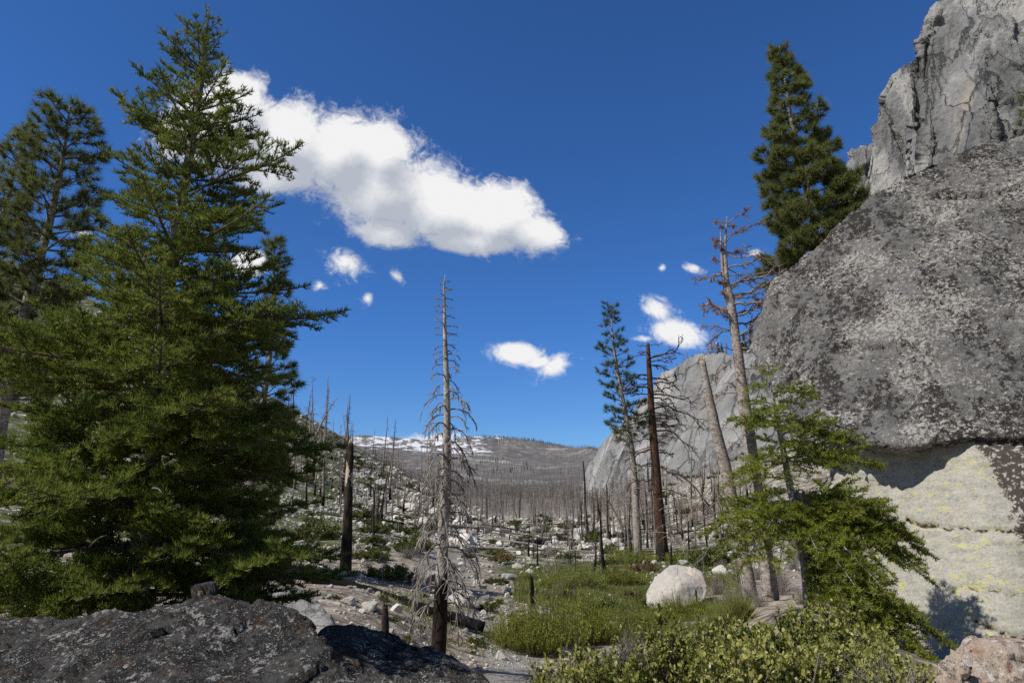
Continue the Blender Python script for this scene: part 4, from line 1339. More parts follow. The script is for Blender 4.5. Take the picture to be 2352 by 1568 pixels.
def snag_proto(seed, H, r, bark, wood, nbr, bl, lean=0.0, broken=False, name='dead_snag', twigs=3):
    """A prototype 1:1 in metres at the origin: trunk plus separate branches."""
    rg = np.random.default_rng(seed)
    root = thing(name, 'x', 'dead tree')
    zt = np.linspace(0, 1, 7)
    path = np.stack([lean * zt + 0.01 * H * np.sin(zt * 6 + seed), 0.008 * H * np.cos(zt * 5 + seed), H * zt], -1)
    rad = r * (1 - (0.55 if broken else 0.93) * zt)
    rad[0] *= 1.25
    trunk_mesh(path, rad, 8, 0.12, seed, 4).build('trunk', bark, root)
    for i in range(nbr):
        f = rg.uniform(0.25, 0.97)
        c = np.array([np.interp(f, zt, path[:, a]) for a in range(3)])
        L = bl * (1.15 - f) * rg.uniform(0.4, 1.2)
        dead_branch(rg, c, rg.uniform(0, 6.28), L, rg.uniform(-.15, .4), rg.uniform(0.2, 0.9), 0.02 + 0.012 * L, twigs, 0.1).build('branch', wood, root)
    return root


PROTO = {
    'grey': [snag_proto(201, 10, .17, M_SNAGMID, M_GREYWOOD, 26, 1.7), snag_proto(202, 10, .15, M_SNAGMID, M_GREYWOOD, 30, 1.5), snag_proto(203, 10, .14, M_GREYWOOD, M_GREYWOOD, 34, 1.6)],
    'burnt': [snag_proto(204, 10, .22, M_BURNTBARK, M_BURNTBARK, 8, 1.2, broken=True, name='burnt_snag'), snag_proto(205, 10, .20, M_CHAR, M_CHAR, 12, 1.1, name='burnt_snag'), snag_proto(206, 10, .24, M_BURNTBARK, M_GREYWOOD, 16, 1.4, name='burnt_snag')],
    'thin': [snag_proto(207, 10, .10, M_GREYWOOD, M_GREYWOOD, 40, 2.0, twigs=4), snag_proto(208, 10, .11, M_SNAGMID, M_GREYWOOD, 36, 2.2, twigs=4)]}
PROTO_LIST = [p for v in PROTO.values() for p in v]
SNAGS = [  # base x, y; top x, y; kind; girth; label
    (1351, 1232, 1338, 1057, 'burnt', 1.0, 'tall dark snag, tapering, right where the valley meets the granite wall'), (1410, 1232, 1400, 1064, 'grey', 1.1, 'tall grey snag with twiggy top before the granite wall'),
    (1432, 1254, 1411, 1080, 'grey', 1.0, 'grey leaning snag just left of the slim green-topped pine'), (1390, 1315, 1369, 1118, 'burnt', 1.2, 'dark leaning snag at the far edge of the meadow, right of the twiggy saplings'),
    (1362, 1331, 1370, 1228, 'burnt', 2.2, 'short thick charred snag leaning right at the meadow edge'), (1437, 1270, 1435, 1179, 'burnt', 1.7, 'short dark broken snag beside the slim pine'),
    (1486, 1260, 1480, 1072, 'grey', 1.0, 'thin grey snag between the slim pine and the stout dead pine'), (1510, 1273, 1494, 1116, 'burnt', .9, 'dark thin snag touching the left of the stout dead pine'),
    (1567, 1226, 1563, 1162, 'burnt', 1.6, 'short black snag among boulders right of the stout dead pine'), (1584, 1263, 1577, 1159, 'burnt', 1.2, 'black pole right of the stout dead pine'),
    (1540, 1296, 1535, 1094, 'thin', 1.3, 'pale grey twiggy snag in front of the stout dead pine'), (1617, 1317, 1608, 1200, 'thin', .8, 'thin dry sapling behind the big white boulder'),
    (1278, 1331, 1267, 1143, 'thin', 1.1, 'slender dead sapling with drooping twigs at the meadow edge'), (1258, 1331, 1254, 1176, 'thin', 1.0, 'slender bleached sapling left of another at the meadow edge'),
    (1215, 1279, 1215, 1176, 'burnt', 1.2, 'black forked snag among the valley boulders'), (1180, 1202, 1179, 1143, 'grey', 1.4, 'grey snag at the valley centre'), (1139, 1200, 1138, 1138, 'burnt', 1.2, 'dark snag standing right of the bleached snag'),
    (1119, 1190, 1119, 1142, 'burnt', 1.3, 'small dark snag nearest the right side of the bleached snag'), (1338, 1229, 1332, 1132, 'burnt', 1.2, 'dark snag beside the tall one at the granite wall'), (1362, 1229, 1355, 1121, 'grey', 1.1, 'grey snag right of two dark ones at the granite wall'),
    (1305, 1254, 1302, 1165, 'burnt', 1.1, 'thin dark snag between pale valley boulders'), (1323, 1311, 1320, 1233, 'burnt', 1.0, 'small burnt pole at the back of the meadow'), (1399, 1240, 1392, 1110, 'burnt', 1.2, 'dark straight snag left of the grey twiggy-topped one'),
    (1236, 1303, 1232, 1203, 'burnt', 1.2, 'burnt snag behind the short black stump'), (1440, 1100, 1436, 1010, 'grey', 1.0, 'thin grey snag high on the right talus'),
    (742, 1105, 753, 884, 'grey', .8, 'tallest bare snag on the skyline right of the big fir'), (719, 1105, 720, 854, 'grey', .75, 'tall grey snag nearest the fir on the skyline'), (711, 1102, 714, 900, 'thin', .9, 'thin pale snag close beside a taller one by the fir'),
    (781, 1187, 784, 968, 'thin', .9, 'pale thin snag just left of the straight burnt trunk'), (795, 1132, 797, 971, 'grey', .8, 'grey snag directly behind the top of the burnt trunk'), (860, 1244, 857, 1119, 'burnt', 1.4, 'black burnt snag on the green slope, right of the straight burnt trunk'),
    (885, 1178, 890, 1039, 'grey', 1.1, 'straight brown-grey snag midway up the bouldery slope'), (913, 1166, 913, 1048, 'grey', 1.1, 'second straight snag on the bouldery slope, right of its twin'), (941, 1114, 940, 1060, 'thin', 1.2, 'thin snag at the crest of the bouldery slope'),
    (850, 1085, 850, 1020, 'thin', 1.3, 'small thin snag on the crest right of the burnt trunk'), (876, 1090, 874, 1040, 'thin', 1.3, 'small twiggy snag on the crest'), (690, 1105, 689, 930, 'thin', .9, 'faint thin snag between fir boughs on the skyline'),
    (665, 1102, 665, 945, 'grey', .9, 'short snag half hidden by the fir'), (680, 1110, 678, 1010, 'burnt', 1.5, 'dark snag at the fir edge on the slope'), (735, 1140, 733, 1050, 'grey', 1.4, 'tan barkless snag low on the left slope'),
    (878, 1342, 881, 1230, 'thin', .7, 'small weeping dead sapling before the green shrubs'), (829, 1351, 829, 1269, 'thin', .8, 'short dead sapling near the upper end of the charred log'),
    (1205, 1275, 1196, 1190, 'thin', 1.1, 'wispy grey sapling left of the black forked snag'), (1225, 1280, 1222, 1160, 'thin', 1.0, 'wispy grey sapling right of the black forked snag'), (1760, 1310, 1752, 1150, 'thin', 1.2, 'grey dead sapling behind the left boughs of the young fir')]
first = {}
for (bx, by, tx, ty, kind, girth, label) in SNAGS:
    g = ground_point(bx, by)
    top = ray(tx, ty) * g[1]
    H = max(top[2] - g[2], 0.4)
    src = PROTO[kind][rng.integers(0, len(PROTO[kind]))]
    s = H / 10.0
    w = s * girth
    lean = math.atan2(top[0] - g[0], H)
    o = copy_thing(src, (g[0], g[1], g[2] - 0.05), rng.uniform(0, 6.28), (w, w, s), label)
    o.rotation_mode = 'ZYX'
    o.rotation_euler = (0, lean, 0) if abs(lean) > 0.005 else (0, 0, rng.uniform(0, 6.28))

# many smaller snags of the burnt forest, single meshes
SMALL = []
for sd in range(6):
    rg = np.random.default_rng(300 + sd)
    mb = MB()
    zt = np.linspace(0, 1, 5)
    path = np.stack([0.15 * np.sin(zt * 5 + sd), 0.15 * np.cos(zt * 4 + sd), 12 * zt], -1)
    mb.tube(path, 0.19 * (1 - 0.85 * zt), 6)
    for i in range(26):
        f = rg.uniform(0.25, 0.98)
        c = np.array([0.15 * math.sin(f * 5 + sd), 0.15 * math.cos(f * 4 + sd), 12 * f])
        az = rg.uniform(0, 6.28)
        L = 1.7 * (1.1 - f) * rg.uniform(0.5, 1.1)
        e = c + np.array([math.cos(az) * L, math.sin(az) * L, L * rg.uniform(-0.5, 0.3)])
        mb.tube(np.array([c, (c + e) / 2 + UPV * 0.12 * L, e]), [0.035, 0.028, 0.012], 3, cap=False)
        mb.tube(np.array([(c + e) / 2 + UPV * 0.12 * L, e + rg.normal(size=3) * 0.3 * L]), [0.02, 0.01], 3, cap=False)
    SMALL.append(mb.mesh('dead_snag', [M_FARWOOD, M_SNAGMID, M_BURNTBARK][sd % 3]))
regions = [
    ((1200, 1500, 1212, 1296), 36, 'mid-sized burnt snag at the back of the meadow', 'burnt snags behind the meadow', (50, 130)),
    ((1440, 1740, 1180, 1290), 40, 'grey branchy snag behind the stout dead pine', 'branchy snags behind the stout dead pine', (70, 170)),
    #  picture box x0 x1 y0 y1, number, label, group, height range in the picture
    ((1060, 1440, 1185, 1245), 90, 'thin burnt snag among the pale boulders of the valley floor', 'thin snags among the valley boulders', (26, 84)),
    ((840, 1080, 1080, 1230), 85, 'thin dead snag on the bouldery left slope', 'snags scattered on the left slope', (45, 140)),
    ((600, 820, 980, 1170), 40, 'dead snag on the left slope near the fir', 'snags on the slope by the fir', (60, 150)),
    ((1450, 1740, 1080, 1240), 70, 'grey dead snag on the talus under the granite wall', 'snags on the talus under the granite wall', (50, 110))]
for (x0, x1, y0, y1), n, label, group, (h0, h1) in regions:
    pts = ground_points(rng.uniform(x0, x1, n), rng.uniform(y0, y1, n), 40, 420)
    for p in pts:
        if np.isnan(p[0]):
            continue
        o = link('dead_snag', SMALL[rng.integers(0, 6)], None, (p[0], p[1], p[2] - 0.1))
        s = min(rng.uniform(h0, h1) * p[1] / F_PX, 17.0) / 12.0
        w = s * rng.uniform(0.7, 1.7)
        o.scale = (w, w, s)
        lean_ = 0.22 if rng.random() < 0.15 else 0.05
        o.rotation_euler = (rng.normal() * lean_, rng.normal() * lean_, rng.uniform(0, 6.28))
        tag(o, label, 'dead tree', group)

M_FARPALE = bark_mat('far_pale_wood', (0.24, 0.215, 0.195), (0.38, 0.35, 0.32), 0.6)
M_FARBROWN = bark_mat('far_brown_wood', (0.075, 0.06, 0.05), (0.16, 0.13, 0.11), 0.6)
# the mass of far grey trees that reads as one burnt forest
mb = MB()
n = 11000
px, py = rng.uniform(830, 1480, n), 1196 - 96 * rng.random(n)
px = np.maximum(px, 830 + (py < 1194) * (py - 1100) * 2.4)
P = ground_points(px, py, 170, 3500)
P = P[~np.isnan(P[:, 0])]
P = P[fbm(P * np.array([0.02, 0.006, 0]), 3, seed=43) > rng.normal(size=len(P)) * 0.25 - 0.05]
H = np.minimum(rng.uniform(6, 22, len(P)), (10 + 52 * rng.random(len(P)) ** 2) * P[:, 1] / F_PX)


def far_trees(mb, P, H, w, mi, nb, rng, bl=0.12):
    """Each tree: a thin three-sided stem and a few crossed branch strokes."""
    n = len(P)
    for a in range(2):
        ang = a * 1.6 + rng.random(n) * 0.8
        S = np.stack([np.cos(ang), np.sin(ang), 0 * ang], -1) * (w * H * 0.5)[:, None]
        T = P + np.stack([rng.normal(size=n) * 0.05 * H, 0 * H, H], -1)
        mb.tris(np.stack([P - S, P + S, T], 1), mi)
    for b in range(nb):
        f = rng.uniform(0.3, 0.95, n)
        ang = rng.random(n) * 6.28
        L = H * bl * (1.2 - f) * rng.uniform(0.5, 1.2, n)
        c = P + UPV * (H * f)[:, None]
        e = c + np.stack([np.cos(ang) * L, np.sin(ang) * L, L * rng.uniform(-.4, .4, n)], -1)
        mb.tris(np.stack([c, c + UPV * (0.018 * H)[:, None], e], 1), mi)


k = rng.integers(0, 3, len(P))
for m_ in range(3):
    far_trees(mb, P[k == m_], H[k == m_] * rng.uniform(0.3, 1.15, (k == m_).sum()), 0.020, (0, 2, 3)[m_], 14, rng, 0.22)
sel = rng.random(len(P)) < 0.05
far_trees(mb, P[sel] + rng.normal(size=(sel.sum(), 3)) * [3, 3, 0], H[sel] * 0.8, 0.03, 1, 12, rng, 0.2)
o = mb.build('burnt_forest', [M_FARWOOD, M_RED, M_FARPALE, M_FARBROWN])
o['kind'] = 'stuff'
o['label'] = 'distant grey burnt forest filling the valley'

mb = MB()
n = 34000
th_, r_ = rng.uniform(-0.34, 0.42, n), np.exp(rng.uniform(math.log(900), math.log(4100), n))
x, y = r_ * np.sin(th_), r_ * np.cos(th_)
P = np.stack([x, y, height(x, y) - 0.5], -1)
dens = fbm(P * np.array([0.0022, 0.0022, 0]), 4, seed=44)
keep = rng.random(n) < np.clip(0.55 + dens * 2.0, 0.08, 1)
P = P[keep]
H = rng.uniform(12, 24, len(P))
green = (fbm(P * np.array([0.0016, 0.0016, 0]), 3, seed=45) + 0.2 * bump2(np.arctan2(P[:, 0], P[:, 1]), -0.02, 0, 0.09) + 0.1 * (P[:, 2] / np.hypot(P[:, 0], P[:, 1]) > 0.04)) > 0.26
green &= np.hypot(P[:, 0], P[:, 1]) > 1700
H *= np.where(np.hypot(P[:, 0], P[:, 1]) < 1700, 0.7, 1.0)
far_trees(mb, P[~green], H[~green], 0.035, 0, 4, rng, 0.14)
far_trees(mb, P[green], H[green] * 0.85, 0.13, 1, 3, rng, 0.14)
o = mb.build('mountain_forest', [M_FARWOOD, M_FARGREEN])
o['kind'] = 'stuff'
o['label'] = 'sparse forest of dead and green conifers over the far mountain'

# ------------------------------------------------------------------ rocks
ICO = {}
for lev in (1, 2, 3):
    bm = bmesh.new()
    bmesh.ops.create_icosphere(bm, subdivisions=lev, radius=1.0)
    bm.verts.ensure_lookup_table()
    ICO[lev] = (np.array([v.co[:] for v in bm.verts]), np.array([[v.index for v in f.verts] for f in bm.faces]))
    bm.free()


def rock_shape(rng, lev, planes=13):
    V, F = ICO[lev]
    Nn = unit(rng.normal(size=(planes, 3)))
    d = rng.uniform(0.62, 1.0, planes)
    r = (d / np.maximum(V @ Nn.T, 0.06)).min(1)
    r = np.minimum(r, 1.25)
    V = V * r[:, None] * (1 + 0.05 * fbm(V * 2.5, 3, seed=int(rng.integers(1000))))[:, None]
    return V * rng.uniform([0.8, 0.7, 0.55], [1.25, 1.0, 0.85]), F


ROCKS = []
for i in range(12):
    V, F = rock_shape(rng, 3)
    mb = MB()
    mb.add(V, F, 0, False)
    ROCKS.append(mb.mesh('boulder', [M_ROCK, M_ROCK, M_GREYROCK][i % 3]))


def put_rock(p, size, label, group=None, mesh=None, sink=0.25, name='boulder'):
    o = link(name, mesh or ROCKS[rng.integers(0, 12)], None, (p[0], p[1], p[2] + size * (0.5 - sink) * 0.5))
    o.scale = (size * 0.5,) * 3
    o.rotation_euler = (rng.normal() * 0.25, rng.normal() * 0.25, rng.uniform(0, 6.28))
    return tag(o, label, 'boulder', group)


for x, y, sz, Y, label in [(1100, 1475, 30, None, 'round pale cobble below the end of the charred log'), (1405, 1455, 48, 13, 'jagged grey rock half hidden by the leafy shrub'), (1345, 1465, 30, 13, 'low grey rock left of the jagged one'), (1445, 1458, 26, 13, 'small grey rock right of the jagged one'),
                           (1150, 1512, 32, None, 'dark speckled rock beside the willow clump'), (632, 1112, 28, None, 'smooth round boulder on the slope at the fir edge'), (945, 1172, 36, None, 'broken angular white boulder on the left slope'), (1000, 1180, 30, None, 'blocky white boulder under the left slope'),
                           (1062, 1250, 44, None, 'white boulder just right of the bleached snag'), (990, 1330, 46, None, 'pale boulder partly behind the bleached snag'), (1060, 1390, 60, None, 'broad white rock behind the drooping snag branches'), (1170, 1330, 30, None, 'white block at the left meadow edge'), (1225, 1222, 30, None, 'large pale boulder of the valley floor'),
                           (1415, 1228, 30, None, 'twin pale boulder below the granite wall'), (1240, 1340, 24, None, 'white rock behind the short black stump'), (1640, 1230, 40, None, 'pale boulder between the broken trunk and the stout dead pine'), (1660, 1320, 40, None, 'pale rock behind the right end of the big white boulder'), (1690, 1220, 42, None, 'pale boulder just left of the tall forked dead tree'),
                           (850, 1400, 40, None, 'tan block wedged under the charred log'), (910, 1408, 34, None, 'flat tan rock under the middle of the charred log'), (800, 1385, 34, None, 'buff stone left under the charred log'), (1216, 1315, 18, None, 'small pinkish block balanced behind the black stump'), (1300, 1500, 26, None, 'pale rock under the willow clump'), (1230, 1540, 26, None, 'flat stone at the foot of the leafy shrub')]:
    p = ground_point(x, y)
    o = put_rock(p, sz * p[1] / F_PX, label)
groups = [((840, 1090, 1100, 1250), 100, 10, 30, 'angular pale boulder in the rubble of the left slope', 'boulders of the left slope'), ((1060, 1440, 1190, 1285), 120, 9, 28, 'pale boulder strewn on the valley floor', 'boulders of the valley floor'),
          ((1060, 1260, 1285, 1480), 45, 9, 22, 'pale stone along the dry stream bed', 'stones along the stream bed'), ((1450, 1800, 1190, 1330), 45, 10, 24, 'pale boulder behind the dead trunks on the right', 'boulders behind the dead trunks'),
          ((700, 1000, 1330, 1480), 28, 8, 24, 'grey stone on the bare ground round the charred log', 'stones round the charred log')]
for (x0, x1, y0, y1), n, s0, s1, label, group in groups:
    pts = ground_points(rng.uniform(x0, x1, n), rng.uniform(y0, y1, n), 9, 420)
    for p in pts:
        if not np.isnan(p[0]):
            put_rock(p, s0 * (s1 / s0) ** (rng.random() ** 1.6) * p[1] / F_PX, label, group, name='boulder')
# rubble: everything too small and too many to count
mb = MB()
parts = []
for (x0, x1, y0, y1), n, s0, s1 in [((780, 1110, 1060, 1260), 4200, 3, 13), ((1050, 1460, 1190, 1290), 2300, 3, 10), ((1050, 1280, 1280, 1540), 900, 3, 11), ((1440, 1850, 1120, 1330), 1700, 3, 11), ((640, 1040, 1310, 1500), 700, 3, 11), ((560, 860, 930, 1180), 2000, 3, 12), ((560, 850, 1150, 1330), 1500, 3, 14), ((1260, 1700, 1290, 1480), 260, 3, 8), ((0, 640, 600, 1250), 2200, 4, 20), ((1450, 1800, 1040, 1140), 700, 2, 7)]:
    pts = ground_points(rng.uniform(x0, x1, n), rng.uniform(y0, y1, n), 9, 420)
    pts = pts[~np.isnan(pts[:, 0])]
    cl = fbm(pts * np.array([0.18, 0.18, 0]), 3, seed=61)
    pts = pts[cl > -0.16 + 0.1 * rng.normal(size=len(cl))]
    parts.append((pts, s0 * (s1 / s0) ** (rng.random(len(pts)) ** 1.5) * pts[:, 1] / F_PX))
shapes = [rock_shape(rng, 1, 9) for _ in range(10)]
for pts, sz in parts:
    for p, s in zip(pts, sz):
        V, F = shapes[rng.integers(0, 10)]
        a = rng.uniform(0, 6.28)
        R = np.array([[math.cos(a), -math.sin(a), 0], [math.sin(a), math.cos(a), 0], [0, 0, 1]])
        mb.add((V * s * 0.5) @ R.T + p + UPV * s * 0.12, F, 0 if rng.random() < 0.7 else 1, False)
o = mb.build('rubble', [M_ROCK, M_GREYROCK])
o['kind'] = 'stuff'
o['label'] = 'loose pale granite rubble over slope and valley floor'

# ------------------------------------------------------------------ shrubs, willows, grass


def leaf_cloud(rng, P, D, length, width):
    """Small pointed leaves as bent quads."""
    n = len(P)
    S = rand_perp(rng, D) * (width * 0.5 * rng.uniform(0.7, 1.2, n))[:, None]
    L = (length * rng.uniform(0.7, 1.2, n))[:, None]
    N = unit(np.cross(D, S))
    return np.stack([P, P + D * L * 0.45 + S + N * L * 0.06, P + D * L, P + D * L * 0.45 - S + N * L * 0.06], 1)


def mound_shrub(seed, mats, n_leaf, ll, lw, flat=0.6, stems=26, name='shrub', upright=0.5, stem_mat=None, stem_r=0.012):
    """A shrub about 2 m across: leaves on many short shoots that fill a lumpy dome, with the stems that carry them."""
    rg = np.random.default_rng(seed)
    root = thing(name, 'x', 'shrub')
    st = MB()
    shoots, sdir = [], []
    for i in range(stems):
        az, el = rg.uniform(0, 6.28), math.asin(rg.uniform(0.1, 1.0))
        R = rg.uniform(0.75, 1.12)
        e = np.array([math.cos(az) * math.cos(el) * R, math.sin(az) * math.cos(el) * R, math.sin(el) * R * flat])
        b = e * np.array([0.25, 0.25, 0]) + rg.normal(size=3) * [0.06, 0.06, 0]
        m = (b + e) * 0.5 + rg.normal(size=3) * 0.07
        st.tube(np.array([b, m, e]), [stem_r, stem_r * 0.7, stem_r * 0.35], 4, cap=False)
        for j in range(9):
            f = rg.uniform(0.35, 1.0)
            q = m + (e - m) * (f * 2 - 1) if f > 0.5 else b + (m - b) * f * 2
            d = unit(unit(e) * 0.7 + rg.normal(size=3) * 0.6 + UPV * upright)
            l = rg.uniform(0.12, 0.34)
            st.tube(np.array([q, q + d * l]), [stem_r * 0.4, stem_r * 0.2], 3, cap=False)
            shoots.append((q, q + d * l)); sdir.append(d)
    S, Dd = np.array(shoots), np.array(sdir)
    idx = rg.integers(0, len(S), n_leaf)
    P = S[idx, 0] + (S[idx, 1] - S[idx, 0]) * rg.random(n_leaf)[:, None] + rg.normal(size=(n_leaf, 3)) * 0.03
    D = unit(Dd[idx] * 0.7 + rg.normal(size=(n_leaf, 3)) * 0.6 + UPV * 0.25)
    fo = MB()
    fo.quads(leaf_cloud(rg, P, D, ll, lw))
    fo.build('foliage', mats, root)
    st.build('stems', stem_mat or M_TWIG, root)
    return root


SH = [mound_shrub(400 + i, M_SHRUB, 3800, 0.10, 0.055, 0.62) for i in range(4)]
SHR = mound_shrub(410, M_RUSTSHRUB, 2600, 0.10, 0.05, 0.6)
DRY = []
for i in range(3):
    rg = np.random.default_rng(420 + i)
    root = thing('dead_brush', 'x', 'brush')
    st = MB()
    for k in range(70):
        az, el = rg.uniform(0, 6.28), rg.uniform(0.35, 1.5)
        R = rg.uniform(0.5, 1.1)
        e = np.array([math.cos(az) * math.cos(el), math.sin(az) * math.cos(el), math.sin(el)]) * R
        b = e * [0.2, 0.2, 0]
        m = (b + e) * 0.5 + rg.normal(size=3) * 0.12
        st.tube(np.array([b, m, e]), [0.009, 0.007, 0.003], 3, cap=False)
        for j in range(3):
            st.tube(np.array([m, m + unit(e + rg.normal(size=3)) * 0.35]), [0.005, 0.002], 3, cap=False)
    st.build('twigs', M_GREYWOOD, root)
    DRY.append(root)

named = [((900, 1330), 130, 'broad dark green shrub right of the charred log'), ((855, 1225), 80, 'green shrub at the foot of the black burnt snag'), ((830, 1190), 70, 'olive shrub right of the straight burnt trunk'), ((940, 1265), 110, 'shaded shrub on the slope left of the bleached snag'), ((860, 1285), 90, 'low shrub between the burnt trunk and the weeping sapling'),
         ((720, 1240), 120, 'shaded shrub under the lower right boughs of the fir'), ((660, 1285), 90, 'dark shrub against the fir, above the grey slab'), ((1120, 1400), 55, 'small green shrub at the stream bed left of the willow'), ((1090, 1480), 50, 'small green shrub at the end of the charred log'), ((560, 1385), 90, 'olive shrub between the fir and the black rock'),
         ((1150, 1340), 44, 'dark round shrub among white rocks at the meadow edge'), ((1300, 1375), 46, 'round green bush behind the willow'), ((1500, 1400), 80, 'green bush at the left foot of the white boulder'), ((1600, 1410), 80, 'green bush at the right foot of the white boulder'), ((1630, 1300), 110, 'green shrub behind the white boulder'), ((1400, 1410), 90, 'leafy bush in the middle of the meadow')]
for (x, y), w, label in named:
    p = ground_point(x, y)
    s = w * p[1] / F_PX / 2.2
    copy_thing(SH[rng.integers(0, 4)], p, rng.uniform(0, 6.28), (s, s, s * rng.uniform(.75, 1.1)), label)
for (x0, x1, y0, y1), n, s0, s1, label, group in [((800, 1090, 1050, 1230), 62, 14, 44, 'low green shrub among the rubble of the left slope', 'shrubs of the left slope'), ((820, 980, 1190, 1290), 22, 30, 70, 'dense dark shrub on the lower left slope', 'shrubs of the lower left slope'), ((600, 820, 960, 1300), 52, 20, 50, 'shrub on the slope beside the fir', 'shrubs beside the fir'),
                                                  ((1060, 1450, 1195, 1300), 68, 16, 56, 'green shrub between the valley boulders', 'shrubs between the valley boulders'), ((1450, 1800, 1080, 1320), 46, 16, 60, 'green shrub on the talus at the right', 'shrubs of the right talus'), ((1080, 1300, 1330, 1520), 16, 16, 42, 'small shrub along the stream bed', 'shrubs along the stream bed'),
                                                  ((720, 1010, 1370, 1490), 18, 14, 40, 'small low shrub on the bare ground by the charred log', 'low shrubs by the charred log'), ((0, 600, 780, 1150), 4, 40, 80, 'shrub on the hillside seen through the fir', 'shrubs behind the fir')]:
    pts = ground_points(rng.uniform(x0, x1, n), rng.uniform(y0, y1, n), 9, 420)
    for p in pts:
        if np.isnan(p[0]):
            continue
        s = s0 * (s1 / s0) ** rng.random() * p[1] / F_PX / 2.2
        copy_thing(SH[rng.integers(0, 4)], p, rng.uniform(0, 6.28), (s, s, s * rng.uniform(.55, 1.0)), label, group)
for (x, y), w, label in [((1480, 1315), 80, 'rusty brown shrub left of the big white boulder'), ((1405, 1318), 50, 'small rusty shrub at the back of the meadow'), ((1450, 1375), 60, 'brownish low shrub by the foot of the white boulder'), ((1150, 1290), 70, 'tawny shrub on the valley floor left of the meadow'), ((1650, 1345), 60, 'brown shrub right of the white boulder')]:
    p = ground_point(x, y)
    s = w * p[1] / F_PX / 2.2
    copy_thing(SHR, p, rng.uniform(0, 6.28), (s, s, s * 0.9), label)
for (x0, x1, y0, y1), n, s0, s1, label, group in [((1640, 1850, 1290, 1400), 14, 40, 100, 'tangle of dry grey twigs round the feet of the dead trunks', 'dry brush round the dead trunks'), ((820, 1060, 1230, 1340), 12, 30, 80, 'bare grey brush between green shrubs on the slope', 'bare brush on the slope'), ((1450, 1780, 1130, 1260), 40, 24, 60, 'grey leafless brush on the talus', 'leafless brush on the talus'), ((1180, 1330, 1270, 1400), 14, 24, 50, 'wispy grey brush at the meadow edge', 'wispy brush at the meadow edge')]:
    pts = ground_points(rng.uniform(x0, x1, n), rng.uniform(y0, y1, n), 9, 420)
    for p in pts:
        if np.isnan(p[0]):
            continue
        s = s0 * (s1 / s0) ** rng.random() * p[1] / F_PX / 2.0
        copy_thing(DRY[rng.integers(0, 3)], p, rng.uniform(0, 6.28), (s, s, s * rng.uniform(.8, 1.4)), label, group)

# willow clumps: upright green shoots with small leaves


def willow(seed, shoots=420):
    rg = np.random.default_rng(seed)
    root = thing('willow', 'x', 'shrub')
    st, P, D = MB(), [], []
    for i in range(shoots):
        a, r = rg.uniform(0, 6.28), math.sqrt(rg.random())
        b = np.array([math.cos(a) * r, math.sin(a) * r, 0.0])
        h = rg.uniform(0.45, 1.1) * (1.05 - 0.5 * r * r) * (1.0 + 0.35 * math.sin(b[0] * 5 + seed) * math.cos(b[1] * 4)) * (1.35 if rg.random() < 0.06 else 1)
        e = b + np.array([b[0] * 0.25 + rg.normal() * 0.08, b[1] * 0.25 + rg.normal() * 0.08, h])
        m = (b + e) / 2 + rg.normal(size=3) * 0.02
        st.tube(np.array([b, m, e]), [0.006, 0.005, 0.002], 3, cap=False)
        for f in rg.uniform(0.2, 1.0, 22):
            P.append(b + (e - b) * f); D.append(unit(unit(e - b) * 0.9 + rg.normal(size=3) * 0.5))
    fo = MB()
    fo.quads(leaf_cloud(rg, np.array(P), np.array(D), 0.075, 0.023))
    fo.build('foliage', M_WILLOW, root)
    st.build('stems', M_TWIG if seed % 2 else M_RUSTSHRUB, root)
    return root


WL = [willow(440), willow(441), willow(442)]
for (x, y), w, h, label in [((1190, 1480), 140, 66, 'left lobe of the willow thicket, low and dark'), ((1265, 1485), 160, 100, 'dense bright green willow thicket at the centre bottom'), ((1345, 1475), 140, 84, 'right lobe of the willow thicket, brownish stems'), ((1420, 1455), 110, 50, 'low willow clump beside the jagged grey rock'), ((1230, 1500), 110, 55, 'front fringe of the willow thicket with round dark leaves'), ((1500, 1450), 120, 44, 'low green willow clump behind the leafy shrub'), ((1330, 1345), 120, 38, 'far willow clump in the middle of the meadow'), ((1420, 1340), 120, 34, 'far willow clump left of the white boulder'),
                            ((1270, 1350), 80, 30, 'small willow clump at the left of the meadow'), ((1570, 1425), 120, 46, 'willow clump in front of the white boulder'), ((1450, 1290), 110, 30, 'willow clump at the foot of the slim pine'), ((1590, 1290), 110, 30, 'willow clump right of the stout dead pine')]:
    p = ground_point(x, y)
    k = p[1] / F_PX
    copy_thing(WL[rng.integers(0, 3)], p, rng.uniform(0, 6.28), (w * k / 2.3, w * k / 2.3, h * k), label)
mb = MB()
n = 42000
px, py = rng.uniform(1180, 1720, n), rng.uniform(1285, 1480, n)
P = ground_points(px, py, 10, 70)
P = P[~np.isnan(P[:, 0])]
cl = fbm(P * np.array([0.25, 0.25, 0]), 3, seed=71)
P = P[(cl > -0.12 + 0.12 * rng.normal(size=len(cl))) & ~((np.abs(P[:, 1] - 21.5 + 0.5 * P[:, 0]) < 1.5) & (P[:, 0] < 5.2))]
D = unit(rng.normal(size=P.shape) * 0.35 + UPV)
S = rand_perp(rng, D) * 0.010
mb.tris(np.stack([P - S, P + S, P + D * rng.uniform(0.12, 0.42, len(P))[:, None]], 1))
px, py = rng.uniform(640, 1240, 14000), rng.uniform(1330, 1560, 14000)
P = ground_points(px, py, 9, 40)
P = P[~np.isnan(P[:, 0])]
cl = fbm(P * np.array([0.5, 0.5, 0]), 3, seed=72)
P = P[cl > 0.10 + 0.08 * rng.normal(size=len(cl))]
D = unit(rng.normal(size=P.shape) * 0.5 + UPV)
S = rand_perp(rng, D) * 0.008
mb.tris(np.stack([P - S, P + S, P + D * rng.uniform(0.06, 0.2, len(P))[:, None]], 1))
o = mb.build('grass', M_GRASS)
o['kind'] = 'stuff'
